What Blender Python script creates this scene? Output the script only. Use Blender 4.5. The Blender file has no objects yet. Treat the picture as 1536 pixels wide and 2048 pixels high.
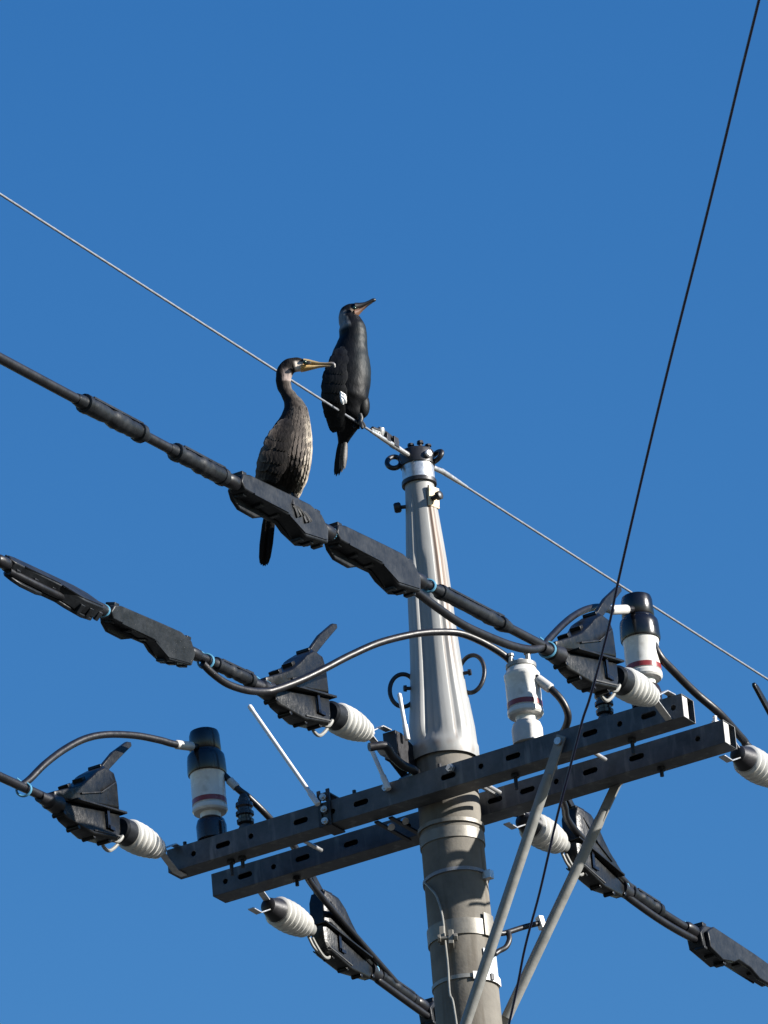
import bpy, bmesh, math, random
from mathutils import Vector as V, Matrix as M, noise as NZ
random.seed(7)
R = math.radians
scene = bpy.context.scene
COL = scene.collection

# ------------------------------------------------------------------ camera
ARM_Z = 10.6                     # height of the crossarms above the ground
EYE_Z = 1.6
ELEV, PSI, FPX, ROLL = R(22.32), R(28.3), 15704.0, R(5.156)
DIST = (ARM_Z - EYE_Z) / math.tan(ELEV)
CAM = V((0, -DIST, EYE_Z))


def solve_camera():
    az, el = 0.0, ELEV
    for _ in range(30):
        w = V((math.sin(az) * math.cos(el), math.cos(az) * math.cos(el), math.sin(el)))
        r0 = V((math.cos(az), -math.sin(az), 0))
        u0 = r0.cross(w)
        r = math.cos(ROLL) * r0 - math.sin(ROLL) * u0
        u = math.sin(ROLL) * r0 + math.cos(ROLL) * u0
        d = V((0, 0, ARM_Z)) - CAM
        ex = FPX * d.dot(r) / d.dot(w) - (897 - 768)
        ey = -FPX * d.dot(u) / d.dot(w) - (1601 - 1024)
        gx = math.cos(ROLL) * ex - math.sin(ROLL) * ey
        gy = math.sin(ROLL) * ex + math.cos(ROLL) * ey
        az += gx / FPX
        el -= gy / FPX
    return r, u, w


CR, CU, CW = solve_camera()
cd = bpy.data.cameras.new('camera')
cam = bpy.data.objects.new('camera', cd)
COL.objects.link(cam)
cam.matrix_world = M(((CR.x, CU.x, -CW.x, CAM.x), (CR.y, CU.y, -CW.y, CAM.y), (CR.z, CU.z, -CW.z, CAM.z), (0, 0, 0, 1)))
cd.sensor_fit = 'VERTICAL'
cd.sensor_height = 24
cd.lens = FPX / 2048 * 24
cd.clip_start = 0.5
cd.clip_end = 6000
scene.camera = cam

# ------------------------------------------------------------------ sky and sun
SUN_EL = R(21)
SUN_B = R(75)                    # measured from the direction towards the camera, to the right
SUND = V((math.sin(SUN_B) * math.cos(SUN_EL), -math.cos(SUN_B) * math.cos(SUN_EL), math.sin(SUN_EL)))
world = bpy.data.worlds.new('World')
scene.world = world
world.use_nodes = True
wn, wl_ = world.node_tree.nodes, world.node_tree.links
wn.clear()
sky = wn.new('ShaderNodeTexSky')
sky.sky_type = 'NISHITA'
sky.sun_disc = False
sky.sun_elevation = SUN_EL
sky.sun_rotation = math.atan2(SUND.x, SUND.y)
sky.altitude = 0
sky.air_density = 1.6
sky.dust_density = 0.0
sky.ozone_density = 6.5
hsv = wn.new('ShaderNodeHueSaturation')
hsv.inputs['Saturation'].default_value = 1.23
hsv.inputs['Hue'].default_value = 0.512
bg = wn.new('ShaderNodeBackground')
bg.inputs[1].default_value = 0.062
wo = wn.new('ShaderNodeOutputWorld')
wl_.new(sky.outputs[0], hsv.inputs['Color'])
wl_.new(hsv.outputs[0], bg.inputs[0])
wl_.new(bg.outputs[0], wo.inputs[0])
sd = bpy.data.lights.new('sun', 'SUN')
sd.energy = 5.0
sd.angle = R(0.53)
sd.color = (1.0, 0.95, 0.87)
sun = bpy.data.objects.new('sun', sd)
COL.objects.link(sun)
sun.rotation_euler = (-SUND).to_track_quat('-Z', 'Y').to_euler()
vs = scene.view_settings
vs.view_transform = 'Standard'
vs.look = 'None'
vs.exposure = 1.30
vs.gamma = 1.0
vs.use_curve_mapping = False

# ------------------------------------------------------------------ frames and helpers
AX = V((math.cos(PSI), -math.sin(PSI), 0))      # along the crossarms, to the right
LX = V((-math.sin(PSI), -math.cos(PSI), 0))     # along the line, towards the viewer
ZX = V((0, 0, 1))


def P(a, l, z):
    return AX * a + LX * l + ZX * z


def hit(px, py, n, d):
    k = CW + CR * ((px - 768) / FPX) - CU * ((py - 1024) / FPX)
    return CAM + k * ((d - CAM.dot(n)) / k.dot(n))


def onA(px, py, a): return hit(px, py, AX, a)
def onL(px, py, l): return hit(px, py, LX, l)
def onY(px, py, y): return hit(px, py, V((0, 1, 0)), y)


def spline(pts, n=6):
    pts = [V(p) for p in pts]
    q = [pts[0] * 2 - pts[1]] + pts + [pts[-1] * 2 - pts[-2]]
    out = []
    for i in range(1, len(q) - 2):
        a, b, c, d = q[i - 1:i + 3]
        for k in range(n):
            t = k / n
            out.append(0.5 * (2 * b + (c - a) * t + (2 * a - 5 * b + 4 * c - d) * t * t + (3 * b - a - 3 * c + d) * t ** 3))
    out.append(pts[-1])
    return out


def lerp_list(xs, n):
    out = []
    for i in range(len(xs) - 1):
        for k in range(n):
            out.append(xs[i] + (xs[i + 1] - xs[i]) * k / n)
    return out + [xs[-1]]


def wloc(o):
    l = V((0, 0, 0))
    while o is not None:
        l += o.location
        o = o.parent
    return l


class MB:
    def __init__(s): s.v, s.f, s.c, s.starts = [], [], [], []

    def add(s, vs, fs, col=None):
        b = len(s.v)
        s.starts.append((b, len(s.f)))
        s.v += [V(p) for p in vs]
        s.f += [tuple(i + b for i in f) for f in fs]
        s.c += [col] * len(vs) if not isinstance(col, list) else col
        return s

    def tube(s, pts, r, n=10, caps=True, lobes=0, lay=0.1, amp=0.12):
        pts = [V(p) for p in pts]
        rs = r if isinstance(r, (list, tuple)) else [r] * len(pts)
        t0 = (pts[1] - pts[0]).normalized()
        up = V((0, 0, 1)) if abs(t0.z) < 0.9 else V((1, 0, 0))
        x = t0.cross(up).normalized()
        vs, dist = [], 0
        for i, p in enumerate(pts):
            t = (pts[min(i + 1, len(pts) - 1)] - pts[max(i - 1, 0)]).normalized()
            x = (x - t * x.dot(t)).normalized()
            y = t.cross(x)
            if i: dist += (p - pts[i - 1]).length
            for k in range(n):
                th = 2 * math.pi * k / n
                rr = rs[i] * (1 + amp * math.cos(lobes * (th + dist / lay * 2 * math.pi / 1)) if lobes else 1)
                vs.append(p + x * (rr * math.cos(th)) + y * (rr * math.sin(th)))
        fs = []
        for i in range(len(pts) - 1):
            for k in range(n):
                a, b = i * n + k, i * n + (k + 1) % n
                fs.append((a, a + n, b + n, b))
        if caps:
            fs.append(tuple(range(n)))
            fs.append(tuple(reversed(range(len(vs) - n, len(vs)))))
        return s.add(vs, fs)

    def lathe(s, prof, org, axis, n=24, close=True):
        axis = V(axis).normalized()
        up = V((0, 0, 1)) if abs(axis.z) < 0.9 else V((1, 0, 0))
        x = axis.cross(up).normalized()
        y = axis.cross(x)
        org = V(org)
        vs = []
        for h, r in prof:
            for k in range(n):
                th = 2 * math.pi * k / n
                vs.append(org + axis * h + (x * math.cos(th) + y * math.sin(th)) * max(r, 1e-4))
        fs = []
        for i in range(len(prof) - 1):
            for k in range(n):
                a, b = i * n + k, i * n + (k + 1) % n
                fs.append((a, b, b + n, a + n))
        if close:
            fs.append(tuple(reversed(range(n))))
            fs.append(tuple(range(len(vs) - n, len(vs))))
        return s.add(vs, fs)

    def box(s, c, ex, ey, ez):
        c, ex, ey, ez = V(c), V(ex), V(ey), V(ez)
        vs = [c + ex * i + ey * j + ez * k for i in (-1, 1) for j in (-1, 1) for k in (-1, 1)]
        fs = [(0, 1, 3, 2), (4, 6, 7, 5), (0, 4, 5, 1), (2, 3, 7, 6), (0, 2, 6, 4), (1, 5, 7, 3)]
        return s.add(vs, fs)

    def bar(s, p, q, w, t, side):
        p, q = V(p), V(q)
        d = (q - p)
        dn = d.normalized()
        sd_ = V(side)
        sd_ = (sd_ - dn * sd_.dot(dn)).normalized()
        return s.box((p + q) / 2, d / 2, sd_ * (w / 2), dn.cross(sd_) * (t / 2))

    def prism(s, poly, thick, inset=None):
        thick = V(thick)
        poly = [V(p) for p in poly]
        n = len(poly)
        vs = [p - thick / 2 for p in poly] + [p + thick / 2 for p in poly]
        fs = [tuple(reversed(range(n))), tuple(range(n, 2 * n))]
        fs += [(k, (k + 1) % n, n + (k + 1) % n, n + k) for k in range(n)]
        return s.add(vs, fs)

    def torus(s, c, u, v, r, n=28, m=8, a0=0, a1=2 * math.pi):
        c, u, v = V(c), V(u), V(v)
        full = abs(a1 - a0 - 2 * math.pi) < 1e-6
        pts = [c + u * math.cos(a0 + (a1 - a0) * k / n) + v * math.sin(a0 + (a1 - a0) * k / n) for k in range(n + 1)]
        if full: pts = pts + [pts[1]]
        return s.tube(pts, r, m, caps=not full)

    def ball(s, c, r, n=12, m=8, sc=(1, 1, 1)):
        c = V(c)
        prof = [(-r * math.cos(math.pi * i / m), r * math.sin(math.pi * i / m)) for i in range(m + 1)]
        b = len(s.v)
        s.lathe(prof, c, (0, 0, 1), n, close=False)
        for i in range(b, len(s.v)):
            d = s.v[i] - c
            s.v[i] = c + V((d.x * sc[0], d.y * sc[1], d.z * sc[2]))
        return s

    def build_each(s, name, m, parent=None, **kw):
        """every added piece becomes a part of its own"""
        out = []
        for i, (v0, f0) in enumerate(s.starts):
            v1, f1 = s.starts[i + 1] if i + 1 < len(s.starts) else (len(s.v), len(s.f))
            q = MB()
            q.add(s.v[v0:v1], [tuple(k - v0 for k in f) for f in s.f[f0:f1]], s.c[v0:v1])
            out.append(q.build(name, m, parent, **kw))
        return out

    def build(s, name, m, parent=None, bevel=0, smooth=True, sub=0, ang=38):
        off = wloc(parent) if parent else V((0, 0, 0))
        me = bpy.data.meshes.new(name)
        me.from_pydata([tuple(p - off) for p in s.v], [], s.f)
        bm = bmesh.new()
        bm.from_mesh(me)
        bmesh.ops.recalc_face_normals(bm, faces=bm.faces)
        bm.to_mesh(me)
        bm.free()
        if any(c is not None for c in s.c):
            at = me.color_attributes.new('Col', 'FLOAT_COLOR', 'POINT')
            for i, c in enumerate(s.c):
                c = c or (0.5, 0.5, 0.5)
                at.data[i].color = (c[0], c[1], c[2], 1)
        me.materials.append(m)
        if smooth:
            me.shade_smooth()
            if not sub: me.set_sharp_from_angle(angle=R(ang))
        o = bpy.data.objects.new(name, me)
        COL.objects.link(o)
        if parent: o.parent = parent
        if bevel:
            b = o.modifiers.new('bevel', 'BEVEL')
            b.width = bevel
            b.segments = 2
            b.limit_method = 'ANGLE'
            b.angle_limit = R(40)
        if sub:
            sm = o.modifiers.new('subsurf', 'SUBSURF')
            sm.levels = sub
            sm.render_levels = sub
        return o


def tag(o, label=None, cat=None, group=None, kind=None):
    if label: o['label'] = label
    if cat: o['category'] = cat
    if group: o['group'] = group
    if kind: o['kind'] = kind
    return o


def thing(name, label, cat, loc=(0, 0, 0), group=None):
    o = bpy.data.objects.new(name, None)
    COL.objects.link(o)
    o.location = loc
    o.empty_display_size = 0.05
    return tag(o, label, cat, group)


def dup(o, parent=None):
    c = o.copy()
    COL.objects.link(c)
    if parent is not None: c.parent = parent
    for ch in [x for x in o.children]:
        dup(ch, c)
    return c


def place(o, org, ydir, xdir, label):
    """put a thing built in its own local frame at org, local Y along ydir, local X near xdir"""
    y = V(ydir).normalized()
    x = V(xdir)
    x = (x - y * x.dot(y)).normalized()
    z = x.cross(y)
    o.matrix_world = M(((x.x, y.x, z.x, org[0]), (x.y, y.y, z.y, org[1]), (x.z, y.z, z.z, org[2]), (0, 0, 0, 1)))
    o['label'] = label
    return o


# ------------------------------------------------------------------ materials
def mat(name, col, rough=0.6, metal=0.0, var=0.25, scale=30, bump=0.1, bscale=120, dirt=None, stretch=None, attr=False,
        spec=0.5, coat=0.0, rvar=0.15):
    m = bpy.data.materials.new(name)
    m.use_nodes = True
    nt = m.node_tree
    N, Lk = nt.nodes, nt.links
    bs = N['Principled BSDF']
    bs.inputs['Roughness'].default_value = rough
    bs.inputs['Metallic'].default_value = metal
    bs.inputs['Specular IOR Level'].default_value = spec
    bs.inputs['Coat Weight'].default_value = coat
    tc = N.new('ShaderNodeTexCoord')
    src = tc.outputs['Object']
    if stretch:
        mp = N.new('ShaderNodeMapping')
        mp.inputs['Scale'].default_value = stretch
        Lk.new(src, mp.inputs[0])
        src = mp.outputs[0]
    n1 = N.new('ShaderNodeTexNoise')
    n1.inputs['Scale'].default_value = scale
    n1.inputs['Detail'].default_value = 6
    n1.inputs['Roughness'].default_value = 0.65
    Lk.new(src, n1.inputs['Vector'])
    mr = N.new('ShaderNodeMapRange')
    mr.inputs['From Min'].default_value = 0.3
    mr.inputs['From Max'].default_value = 0.7
    mr.inputs['To Min'].default_value = 1 - var
    mr.inputs['To Max'].default_value = 1 + var
    Lk.new(n1.outputs['Fac'], mr.inputs['Value'])
    mul = N.new('ShaderNodeMix')
    mul.data_type = 'RGBA'
    mul.blend_type = 'MULTIPLY'
    mul.inputs['Factor'].default_value = 1
    if attr:
        at = N.new('ShaderNodeAttribute')
        at.attribute_name = 'Col'
        Lk.new(at.outputs['Color'], mul.inputs['A'])
    else:
        mul.inputs['A'].default_value = (*col, 1)
    Lk.new(mr.outputs[0], mul.inputs['B'])
    out = mul.outputs['Result']
    if dirt:
        dcol, dscale, dthr, dstretch = dirt
        mp2 = N.new('ShaderNodeMapping')
        mp2.inputs['Scale'].default_value = dstretch
        Lk.new(tc.outputs['Object'], mp2.inputs[0])
        n3 = N.new('ShaderNodeTexNoise')
        n3.inputs['Scale'].default_value = dscale
        n3.inputs['Detail'].default_value = 7
        Lk.new(mp2.outputs[0], n3.inputs['Vector'])
        cr = N.new('ShaderNodeValToRGB')
        cr.color_ramp.elements[0].position = dthr
        cr.color_ramp.elements[1].position = min(dthr + 0.22, 1)
        Lk.new(n3.outputs['Fac'], cr.inputs[0])
        mx = N.new('ShaderNodeMix')
        mx.data_type = 'RGBA'
        Lk.new(cr.outputs[0], mx.inputs['Factor'])
        Lk.new(out, mx.inputs['A'])
        mx.inputs['B'].default_value = (*dcol, 1)
        out = mx.outputs['Result']
    Lk.new(out, bs.inputs['Base Color'])
    rr = N.new('ShaderNodeMapRange')
    rr.inputs['To Min'].default_value = max(rough - rvar, 0.05)
    rr.inputs['To Max'].default_value = min(rough + rvar, 1)
    Lk.new(n1.outputs['Fac'], rr.inputs['Value'])
    Lk.new(rr.outputs[0], bs.inputs['Roughness'])
    if bump:
        n2 = N.new('ShaderNodeTexNoise')
        n2.inputs['Scale'].default_value = bscale
        n2.inputs['Detail'].default_value = 4
        Lk.new(src, n2.inputs['Vector'])
        bp = N.new('ShaderNodeBump')
        bp.inputs['Strength'].default_value = bump
        bp.inputs['Distance'].default_value = 0.004
        Lk.new(n2.outputs['Fac'], bp.inputs['Height'])
        Lk.new(bp.outputs[0], bs.inputs['Normal'])
    return m


m_conc = mat('weathered concrete', (0.124, 0.114, 0.098), 0.9, 0, 0.3, 9, 0.2, 90, ((0.07, 0.058, 0.044), 12, 0.53, (3, 3, 0.2)))
m_cap = mat('pale galvanised steel', (0.52, 0.52, 0.50), 0.5, 0.0, 0.12, 12, 0.08, 60, attr=True, stretch=(1, 1, 0.3))
m_arm = mat('weathered galvanised steel', (0.062, 0.067, 0.074), 0.55, 0.2, 0.5, 14, 0.15, 90, ((0.17, 0.17, 0.168), 26, 0.56, (1.4, 1.4, 0.22)))
m_band = mat('galvanised band steel', (0.17, 0.16, 0.14), 0.5, 0.3, 0.2, 40, 0.08)
m_bolt = mat('galvanised bolt steel', (0.5, 0.5, 0.5), 0.35, 0.75, 0.2, 80, 0.05)
m_dark = mat('dark painted iron', (0.014, 0.014, 0.017), 0.45, 0.2, 0.3, 50, 0.1)
m_rubber = mat('black cable sheath', (0.005, 0.005, 0.007), 0.42, 0, 0.3, 25, 0.2, 60, spec=0.42)
m_cover = mat('weathered black plastic', (0.0085, 0.010, 0.0125), 0.42, 0, 0.5, 22, 0.3, 60, ((0.021, 0.023, 0.026), 26, 0.56, (1, 1, 1)), spec=0.25)
m_clampc = mat('dull black rubbery plastic', (0.0045, 0.0047, 0.005), 0.36, 0, 0.45, 26, 0.35, 70, ((0.0125, 0.0125, 0.012), 30, 0.58, (1, 1, 1)), spec=0.3)
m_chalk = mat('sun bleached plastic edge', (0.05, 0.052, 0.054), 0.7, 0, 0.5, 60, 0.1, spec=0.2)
m_hood = mat('glossy black rubber hood', (0.004, 0.004, 0.006), 0.24, 0, 0.2, 30, 0.03)
m_pin = mat('dark brown glazed porcelain', (0.018, 0.014, 0.014), 0.2, 0, 0.2, 30, 0.02)
m_porc = mat('white glazed porcelain', (0.50, 0.495, 0.47), 0.25, 0, 0.07, 25, 0.02, 60, ((0.33, 0.31, 0.27), 22, 0.62, (1, 1, 1)))
m_red = mat('dark red glaze band', (0.16, 0.018, 0.016), 0.3, 0, 0.2, 30, 0.02)
m_sleeve = mat('white plastic sleeve', (0.42, 0.41, 0.39), 0.45, 0, 0.1, 40, 0.03)
m_rod = mat('white fibreglass rod', (0.6, 0.585, 0.57), 0.45, 0, 0.08, 30, 0.03)
m_tie = mat('pale blue plastic tie', (0.08, 0.25, 0.38), 0.4, 0, 0.12, 60, 0.03)
m_strand = mat('bright steel strand', (0.17, 0.18, 0.20), 0.5, 0.3, 0.12, 60, 0.02)
m_wire = mat('black drop wire sheath', (0.002, 0.005, 0.045), 0.5, 0, 0.15, 30, 0.03)
m_brace = mat('galvanised tube', (0.2, 0.2, 0.19), 0.5, 0.25, 0.2, 25, 0.06)
m_ground = mat('dark verge ground', (0.042, 0.042, 0.036), 0.95, 0, 0.4, 0.35, 0.3, 6)
m_feath = mat('feathers', (0.1, 0.1, 0.1), 0.75, 0, 0.5, 60, 0.5, 150, attr=True, stretch=(1, 1, 0.4), spec=0.15)
m_gloss = mat('glossy black feathers', (0.01, 0.01, 0.01), 0.5, 0, 0.4, 60, 0.25, 150, attr=True, stretch=(1, 1, 0.4), spec=0.14)
m_bill = mat('horn bill', (0.3, 0.25, 0.15), 0.4, 0, 0.15, 60, 0.05, attr=True)
m_eye = mat('glossy eye', (0.01, 0.03, 0.02), 0.08, 0, 0.05, 30, 0)
m_foot = mat('black webbed foot', (0.005, 0.005, 0.005), 0.5, 0, 0.3, 60, 0.2)

# ------------------------------------------------------------------ ground
g = MB()
g.add([(-2500, -2500, 0), (2500, -2500, 0), (2500, 2500, 0), (-2500, 2500, 0)], [(0, 1, 2, 3)])
tag(g.build('ground', m_ground), kind='structure')

# ------------------------------------------------------------------ utility pole
pole = thing('utility_pole', 'round grey concrete utility pole with steel bands and a thin wire down its side', 'utility pole', (0, 0, 0))


def pole_r(z): return 0.0925 + (10.78 - z) / 150.0


pm = MB()
pm.lathe([(-0.02, pole_r(0))] + [(z, pole_r(z)) for z in [i * 0.36 for i in range(0, 30)]] + [(10.775, 0.0925), (10.785, 0.088)], (0, 0, 0), (0, 0, 1), 64)
pm.build('shaft', m_conc, pole)


def ring_band(z, h, t, name, m, parent=pole, n=48, tilt=(0, 0)):
    b = MB()
    ax = V((tilt[0], tilt[1], 1))
    r = pole_r(z)
    b.lathe([(-h / 2, r - 0.004), (-h / 2, r + t), (h / 2, r + t), (h / 2, r - 0.004)], (0, 0, z), ax, n, close=False)
    return b.build(name, m, parent)


ring_band(10.462, 0.035, 0.004, 'band', m_band)
ring_band(10.50, 0.012, 0.007, 'band', m_band)
b1 = ring_band(10.155, 0.05, 0.005, 'band', m_band)
tagb = ring_band(9.995, 0.012, 0.004, 'band', m_brace)
tw = ring_band(10.335, 0.011, 0.005, 'band', m_strand, tilt=(-0.03, 0.05))
# bolted ears of the lower band, its bracket plate and the bright tag
e = MB()
for px, py, yy in ((884, 1871, -0.12), (902, 1878, -0.13)):
    c = onY(px, py, yy)
    e.box(c, (0.008, 0, 0), (0, 0.022, 0), (0.001, 0, 0.022))
c = onY(895, 1876, -0.145)
e.lathe([(-0.03, 0.006), (0.03, 0.006)], c, (1, 0, 0), 10)
e.lathe([(0.018, 0.013), (0.030, 0.013)], c, (1, 0, 0), 6)
e.lathe([(-0.03, 0.013), (-0.02, 0.013)], c, (1, 0, 0), 6)
e.build_each('band_ear', m_band, pole, bevel=0.0015)
def curved_plate(th0, th1, z0, z1, off, t, name, m):
    e = MB()
    n = 8
    vs = []
    for k in range(n + 1):
        th = R(th0 + (th1 - th0) * k / n)
        for z, o_ in ((z0, off), (z1, off), (z1, off + t), (z0, off + t)):
            r = pole_r(z) + o_
            vs.append((r * math.sin(th), -r * math.cos(th), z))
    fs = [(0, 1, 2, 3), (4 * n, 4 * n + 3, 4 * n + 2, 4 * n + 1)]
    for k in range(n):
        for q in range(4):
            a, b = 4 * k + q, 4 * k + (q + 1) % 4
            fs.append((a, a + 4, b + 4, b))
    e.add(vs, fs)
    return e.build(name, m, pole)


curved_plate(38, 78, 10.005, 10.085, 0.0015, 0.003, 'tag_plate', mat('pale blue grey plate', (0.36, 0.40, 0.44), 0.5, 0, 0.2, 40, 0.05))
curved_plate(14, 84, 9.982, 10.006, 0.0055, 0.003, 'tag_strip', m_rod)
curved_plate(46, 52, 9.984, 10.004, 0.009, 0.004, 'strip_clasp', m_dark)
curved_plate(44, 72, 10.128, 10.2, 0.0055, 0.004, 'band_plate', m_band)
# thin pale wire running down the pole
pts = []
for px, py, ang in ((862, 1752, -62), (875, 1768, -48), (890, 1790, -35), (899, 1830, -28), (901, 1880, -27), (905, 1930, -26), (906, 1985, -27), (914, 2012, -22)):
    z = onY(px, py, -0.1).z
    r = pole_r(z) + 0.010
    pts.append((r * math.sin(R(ang)), -r * math.cos(R(ang)), z))
pts += [((pole_r(z) + .009) * math.sin(R(-19)), -(pole_r(z) + .009) * math.cos(R(-19)), z) for z in (9.7, 9.0, 7.5, 6.0)]
w = MB()
w.tube(spline(pts, 6), 0.0034, 8)
w.build('down_wire', m_brace, pole)
# buckle of the upper wire band
e = MB()
e.box(onY(976, 1750, -0.05), (0.006, 0.01, 0), (0.012, -0.006, 0), (0, 0, 0.013))
e.build('buckle', m_bolt, pole, bevel=0.001)

# brackets holding the crossarms to the pole
e = MB()
for zz in (10.618,):
    e.tube(spline([P(0.112, 0.19, zz), P(0.112, -0.19, zz)], 2), 0.007, 8)
    e.tube(spline([P(-0.112, 0.19, zz), P(-0.112, -0.19, zz)], 2), 0.007, 8)
    for sa in (-0.112, 0.112):
        for l in (0.178, -0.178):
            e.lathe([(-0.006, 0.013), (0.006, 0.013)], P(sa, l, zz), LX, 6)
e.build_each('arm_bolt', m_bolt, pole)
e = MB()
poly = [P(-0.19, 0.10, 10.72), P(-0.08, 0.10, 10.79), P(-0.08, 0.25, 10.78), P(-0.105, 0.25, 10.74), P(-0.19, 0.16, 10.64)]
for a_ in (-0.096, -0.062):
    e.prism([P(a_, 0.070, 10.765), P(a_, 0.15, 10.790), P(a_, 0.186, 10.788), P(a_, 0.19, 10.70), P(a_, 0.165, 10.70), P(a_, 0.075, 10.66)], AX * 0.009)
e.box(P(-0.08, 0.183, 10.745), AX * 0.0225, LX * 0.006, ZX * 0.0435)
e.build_each('insulator_bracket', m_dark, pole, bevel=0.002)

# ------------------------------------------------------------------ steel pole extension
ext = thing('pole_extension', 'pale fluted steel cone on top of the concrete pole, rust streaked', 'pole cap', (0, 0, 10.70))
ZR = [(10.722, .1035), (10.735, .106), (10.765, .106), (10.772, .103), (10.83, .1005), (10.89, .094), (10.95, .087), (11.05, .0785), (11.16, .0725), (11.27, .068), (11.383, .0632),
      (11.45, .0585), (11.52, .053), (11.58, .0485), (11.63, .0455), (11.67, .0445)]


def flute(th, z):
    """cross section factor of the fluted shell; th = 0 faces the viewer, + to the right"""
    x, y = math.sin(th), math.cos(th)
    k = min(max((11.41 - z) / 0.05, 0), 1) * min(max((z - 10.765) / 0.035, 0), 1)
    k2 = min(max((11.62 - z) / 0.06, 0), 1) * min(max((z - 10.765) / 0.035, 0), 1)
    f = 1.0
    d = math.degrees(th)
    # proud centre bead (crest at d=2), notch at -31, side bead
    pts1 = [(-180, 1), (-52, 1), (-36.5, 1.075), (-35.3, 1.075), (-30.4, .985), (-29.6, .92), (-28.5, .905), (-13.2, .91), (-4, .965), (1.2, .988), (10, 1.0), (180, 1)]
    pts2 = [(-180, 1), (-52, 1), (-36.5, 1.07), (-35.3, 1.07), (-30.4, .985), (-29.6, .95), (-26, .945), (-18, .985), (-8, 1.0), (180, 1)]
    pts3 = [(-180, 1), (21, 1.0), (24, 0.95), (28, 0.95), (35, 1.012), (44, 1.015), (48, 0.975), (55, 1.025), (66, 1.025), (75, 1.0), (180, 1)]

    def ev(pp):
        for i in range(len(pp) - 1):
            if pp[i][0] <= d <= pp[i + 1][0]:
                t = (d - pp[i][0]) / (pp[i + 1][0] - pp[i][0])
                return pp[i][1] + (pp[i + 1][1] - pp[i][1]) * t
        return 1
    a, b = ev(pts1), ev(pts2)
    f = 1 + k2 * ((k * a + (1 - k) * b) - 1)
    f += (ev(pts3) - 1) * k2
    return f


cm = MB()
N_TH = 300
zs = []
for i in range(len(ZR) - 1):
    nn = max(1, int((ZR[i + 1][0] - ZR[i][0]) / 0.012))
    for k in range(nn):
        t = k / nn
        zs.append((ZR[i][0] + (ZR[i + 1][0] - ZR[i][0]) * t, ZR[i][1] + (ZR[i + 1][1] - ZR[i][1]) * t))
zs.append(ZR[-1])
vs_, cs_, fs_ = [], [], []
for z, r in zs:
    for k in range(N_TH):
        th = 2 * math.pi * k / N_TH - math.pi
        f = flute(th, z)
        vs_.append((r * f * math.sin(th), -r * f * math.cos(th), z))
        base = V((0.235, 0.237, 0.232))
        d = math.degrees(th)
        n1 = NZ.noise(V((d * 0.05, z * 6, 3)))
        # rust washed down from the bracket, widest just below it
        wd = 20 + 7 * NZ.noise(V((0, z * 5, 9)))
        cen = 42 + (11.5 - z) * 4
        ru = max(0, 1 - abs(d - cen) / wd) if z < 11.6 else 0
        ru *= min(1, max(0, (z - 10.95) / 0.35)) * (0.75 + 0.5 * n1)
        ru2 = max(0, 1 - abs(d - 24) / 4.0) * 0.4 * (0.6 + 0.8 * n1) if z < 11.3 else 0
        if z < 10.765: ru2 = max(0, NZ.noise(V((d * 0.08, z * 30, 1)))) * 0.6
        c = base.lerp(V((0.125, 0.072, 0.040)), min(0.85, max(ru * 1.9, ru2 * 1.6)))
        c *= 0.93 + 0.1 * NZ.noise(V((d * 0.12, z * 3, 20)))
        cs_.append(tuple(c))
for i in range(len(zs) - 1):
    for k in range(N_TH):
        a, b = i * N_TH + k, i * N_TH + (k + 1) % N_TH
        fs_.append((a, b, b + N_TH, a + N_TH))
cm.add(vs_, fs_, cs_)
cm.build('shell', m_cap, ext, ang=30)
# head: bright collar, dark lid, bolts
h = MB()
h.lathe([(11.655, .043), (11.655, .0495), (11.725, .0495), (11.725, .043)], (0, 0, 0), (0, 0, 1), 40)
h.build('collar', m_bolt, ext, bevel=0.001)
h = MB()
h.lathe([(11.648, .045), (11.648, .054), (11.662, .054), (11.662, .045)], (0, 0, 0), (0, 0, 1), 40, close=False)
h.lathe([(11.712, .046), (11.712, .0535), (11.755, .0545), (11.762, .05), (11.764, 0.0)], (0, 0, 0), (0, 0, 1), 40)
h.build('lid', m_dark, ext, bevel=0.001)
h = MB()
for ang, rr, hh in ((-30, .03, .018), (25, .034, .022), (70, .04, .016), (200, .035, .02), (250, .04, .016)):
    h.lathe([(11.755, .006), (11.762 + hh * 0.6, .006), (11.762 + hh * 0.6, .011), (11.762 + hh, .010)], (rr * math.sin(R(ang)), -rr * math.cos(R(ang)), 0), (0, 0, 1), 8)
h.build_each('lid_bolt', m_dark, ext)
h = MB()
h.lathe([(0.04, .006), (.052, .013), (.062, .013), (.066, .008)], (0, 0, 11.733), (math.sin(R(38)), -math.cos(R(38)), 0), 12)
h.build('side_bolt', m_bolt, ext)
# eye rings either side of the head
for px, py, u, v in ((788, 925, V((.021, .01, .008)), V((-.004, .018, .027))), (872, 914, V((.019, -.02, .004)), V((.0, .014, .018)))):
    rg = MB()
    rg.torus(onY(px, py, 0), u, v, 0.0080, 30, 10)
    rg.build('eye_ring', m_dark, ext)
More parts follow.
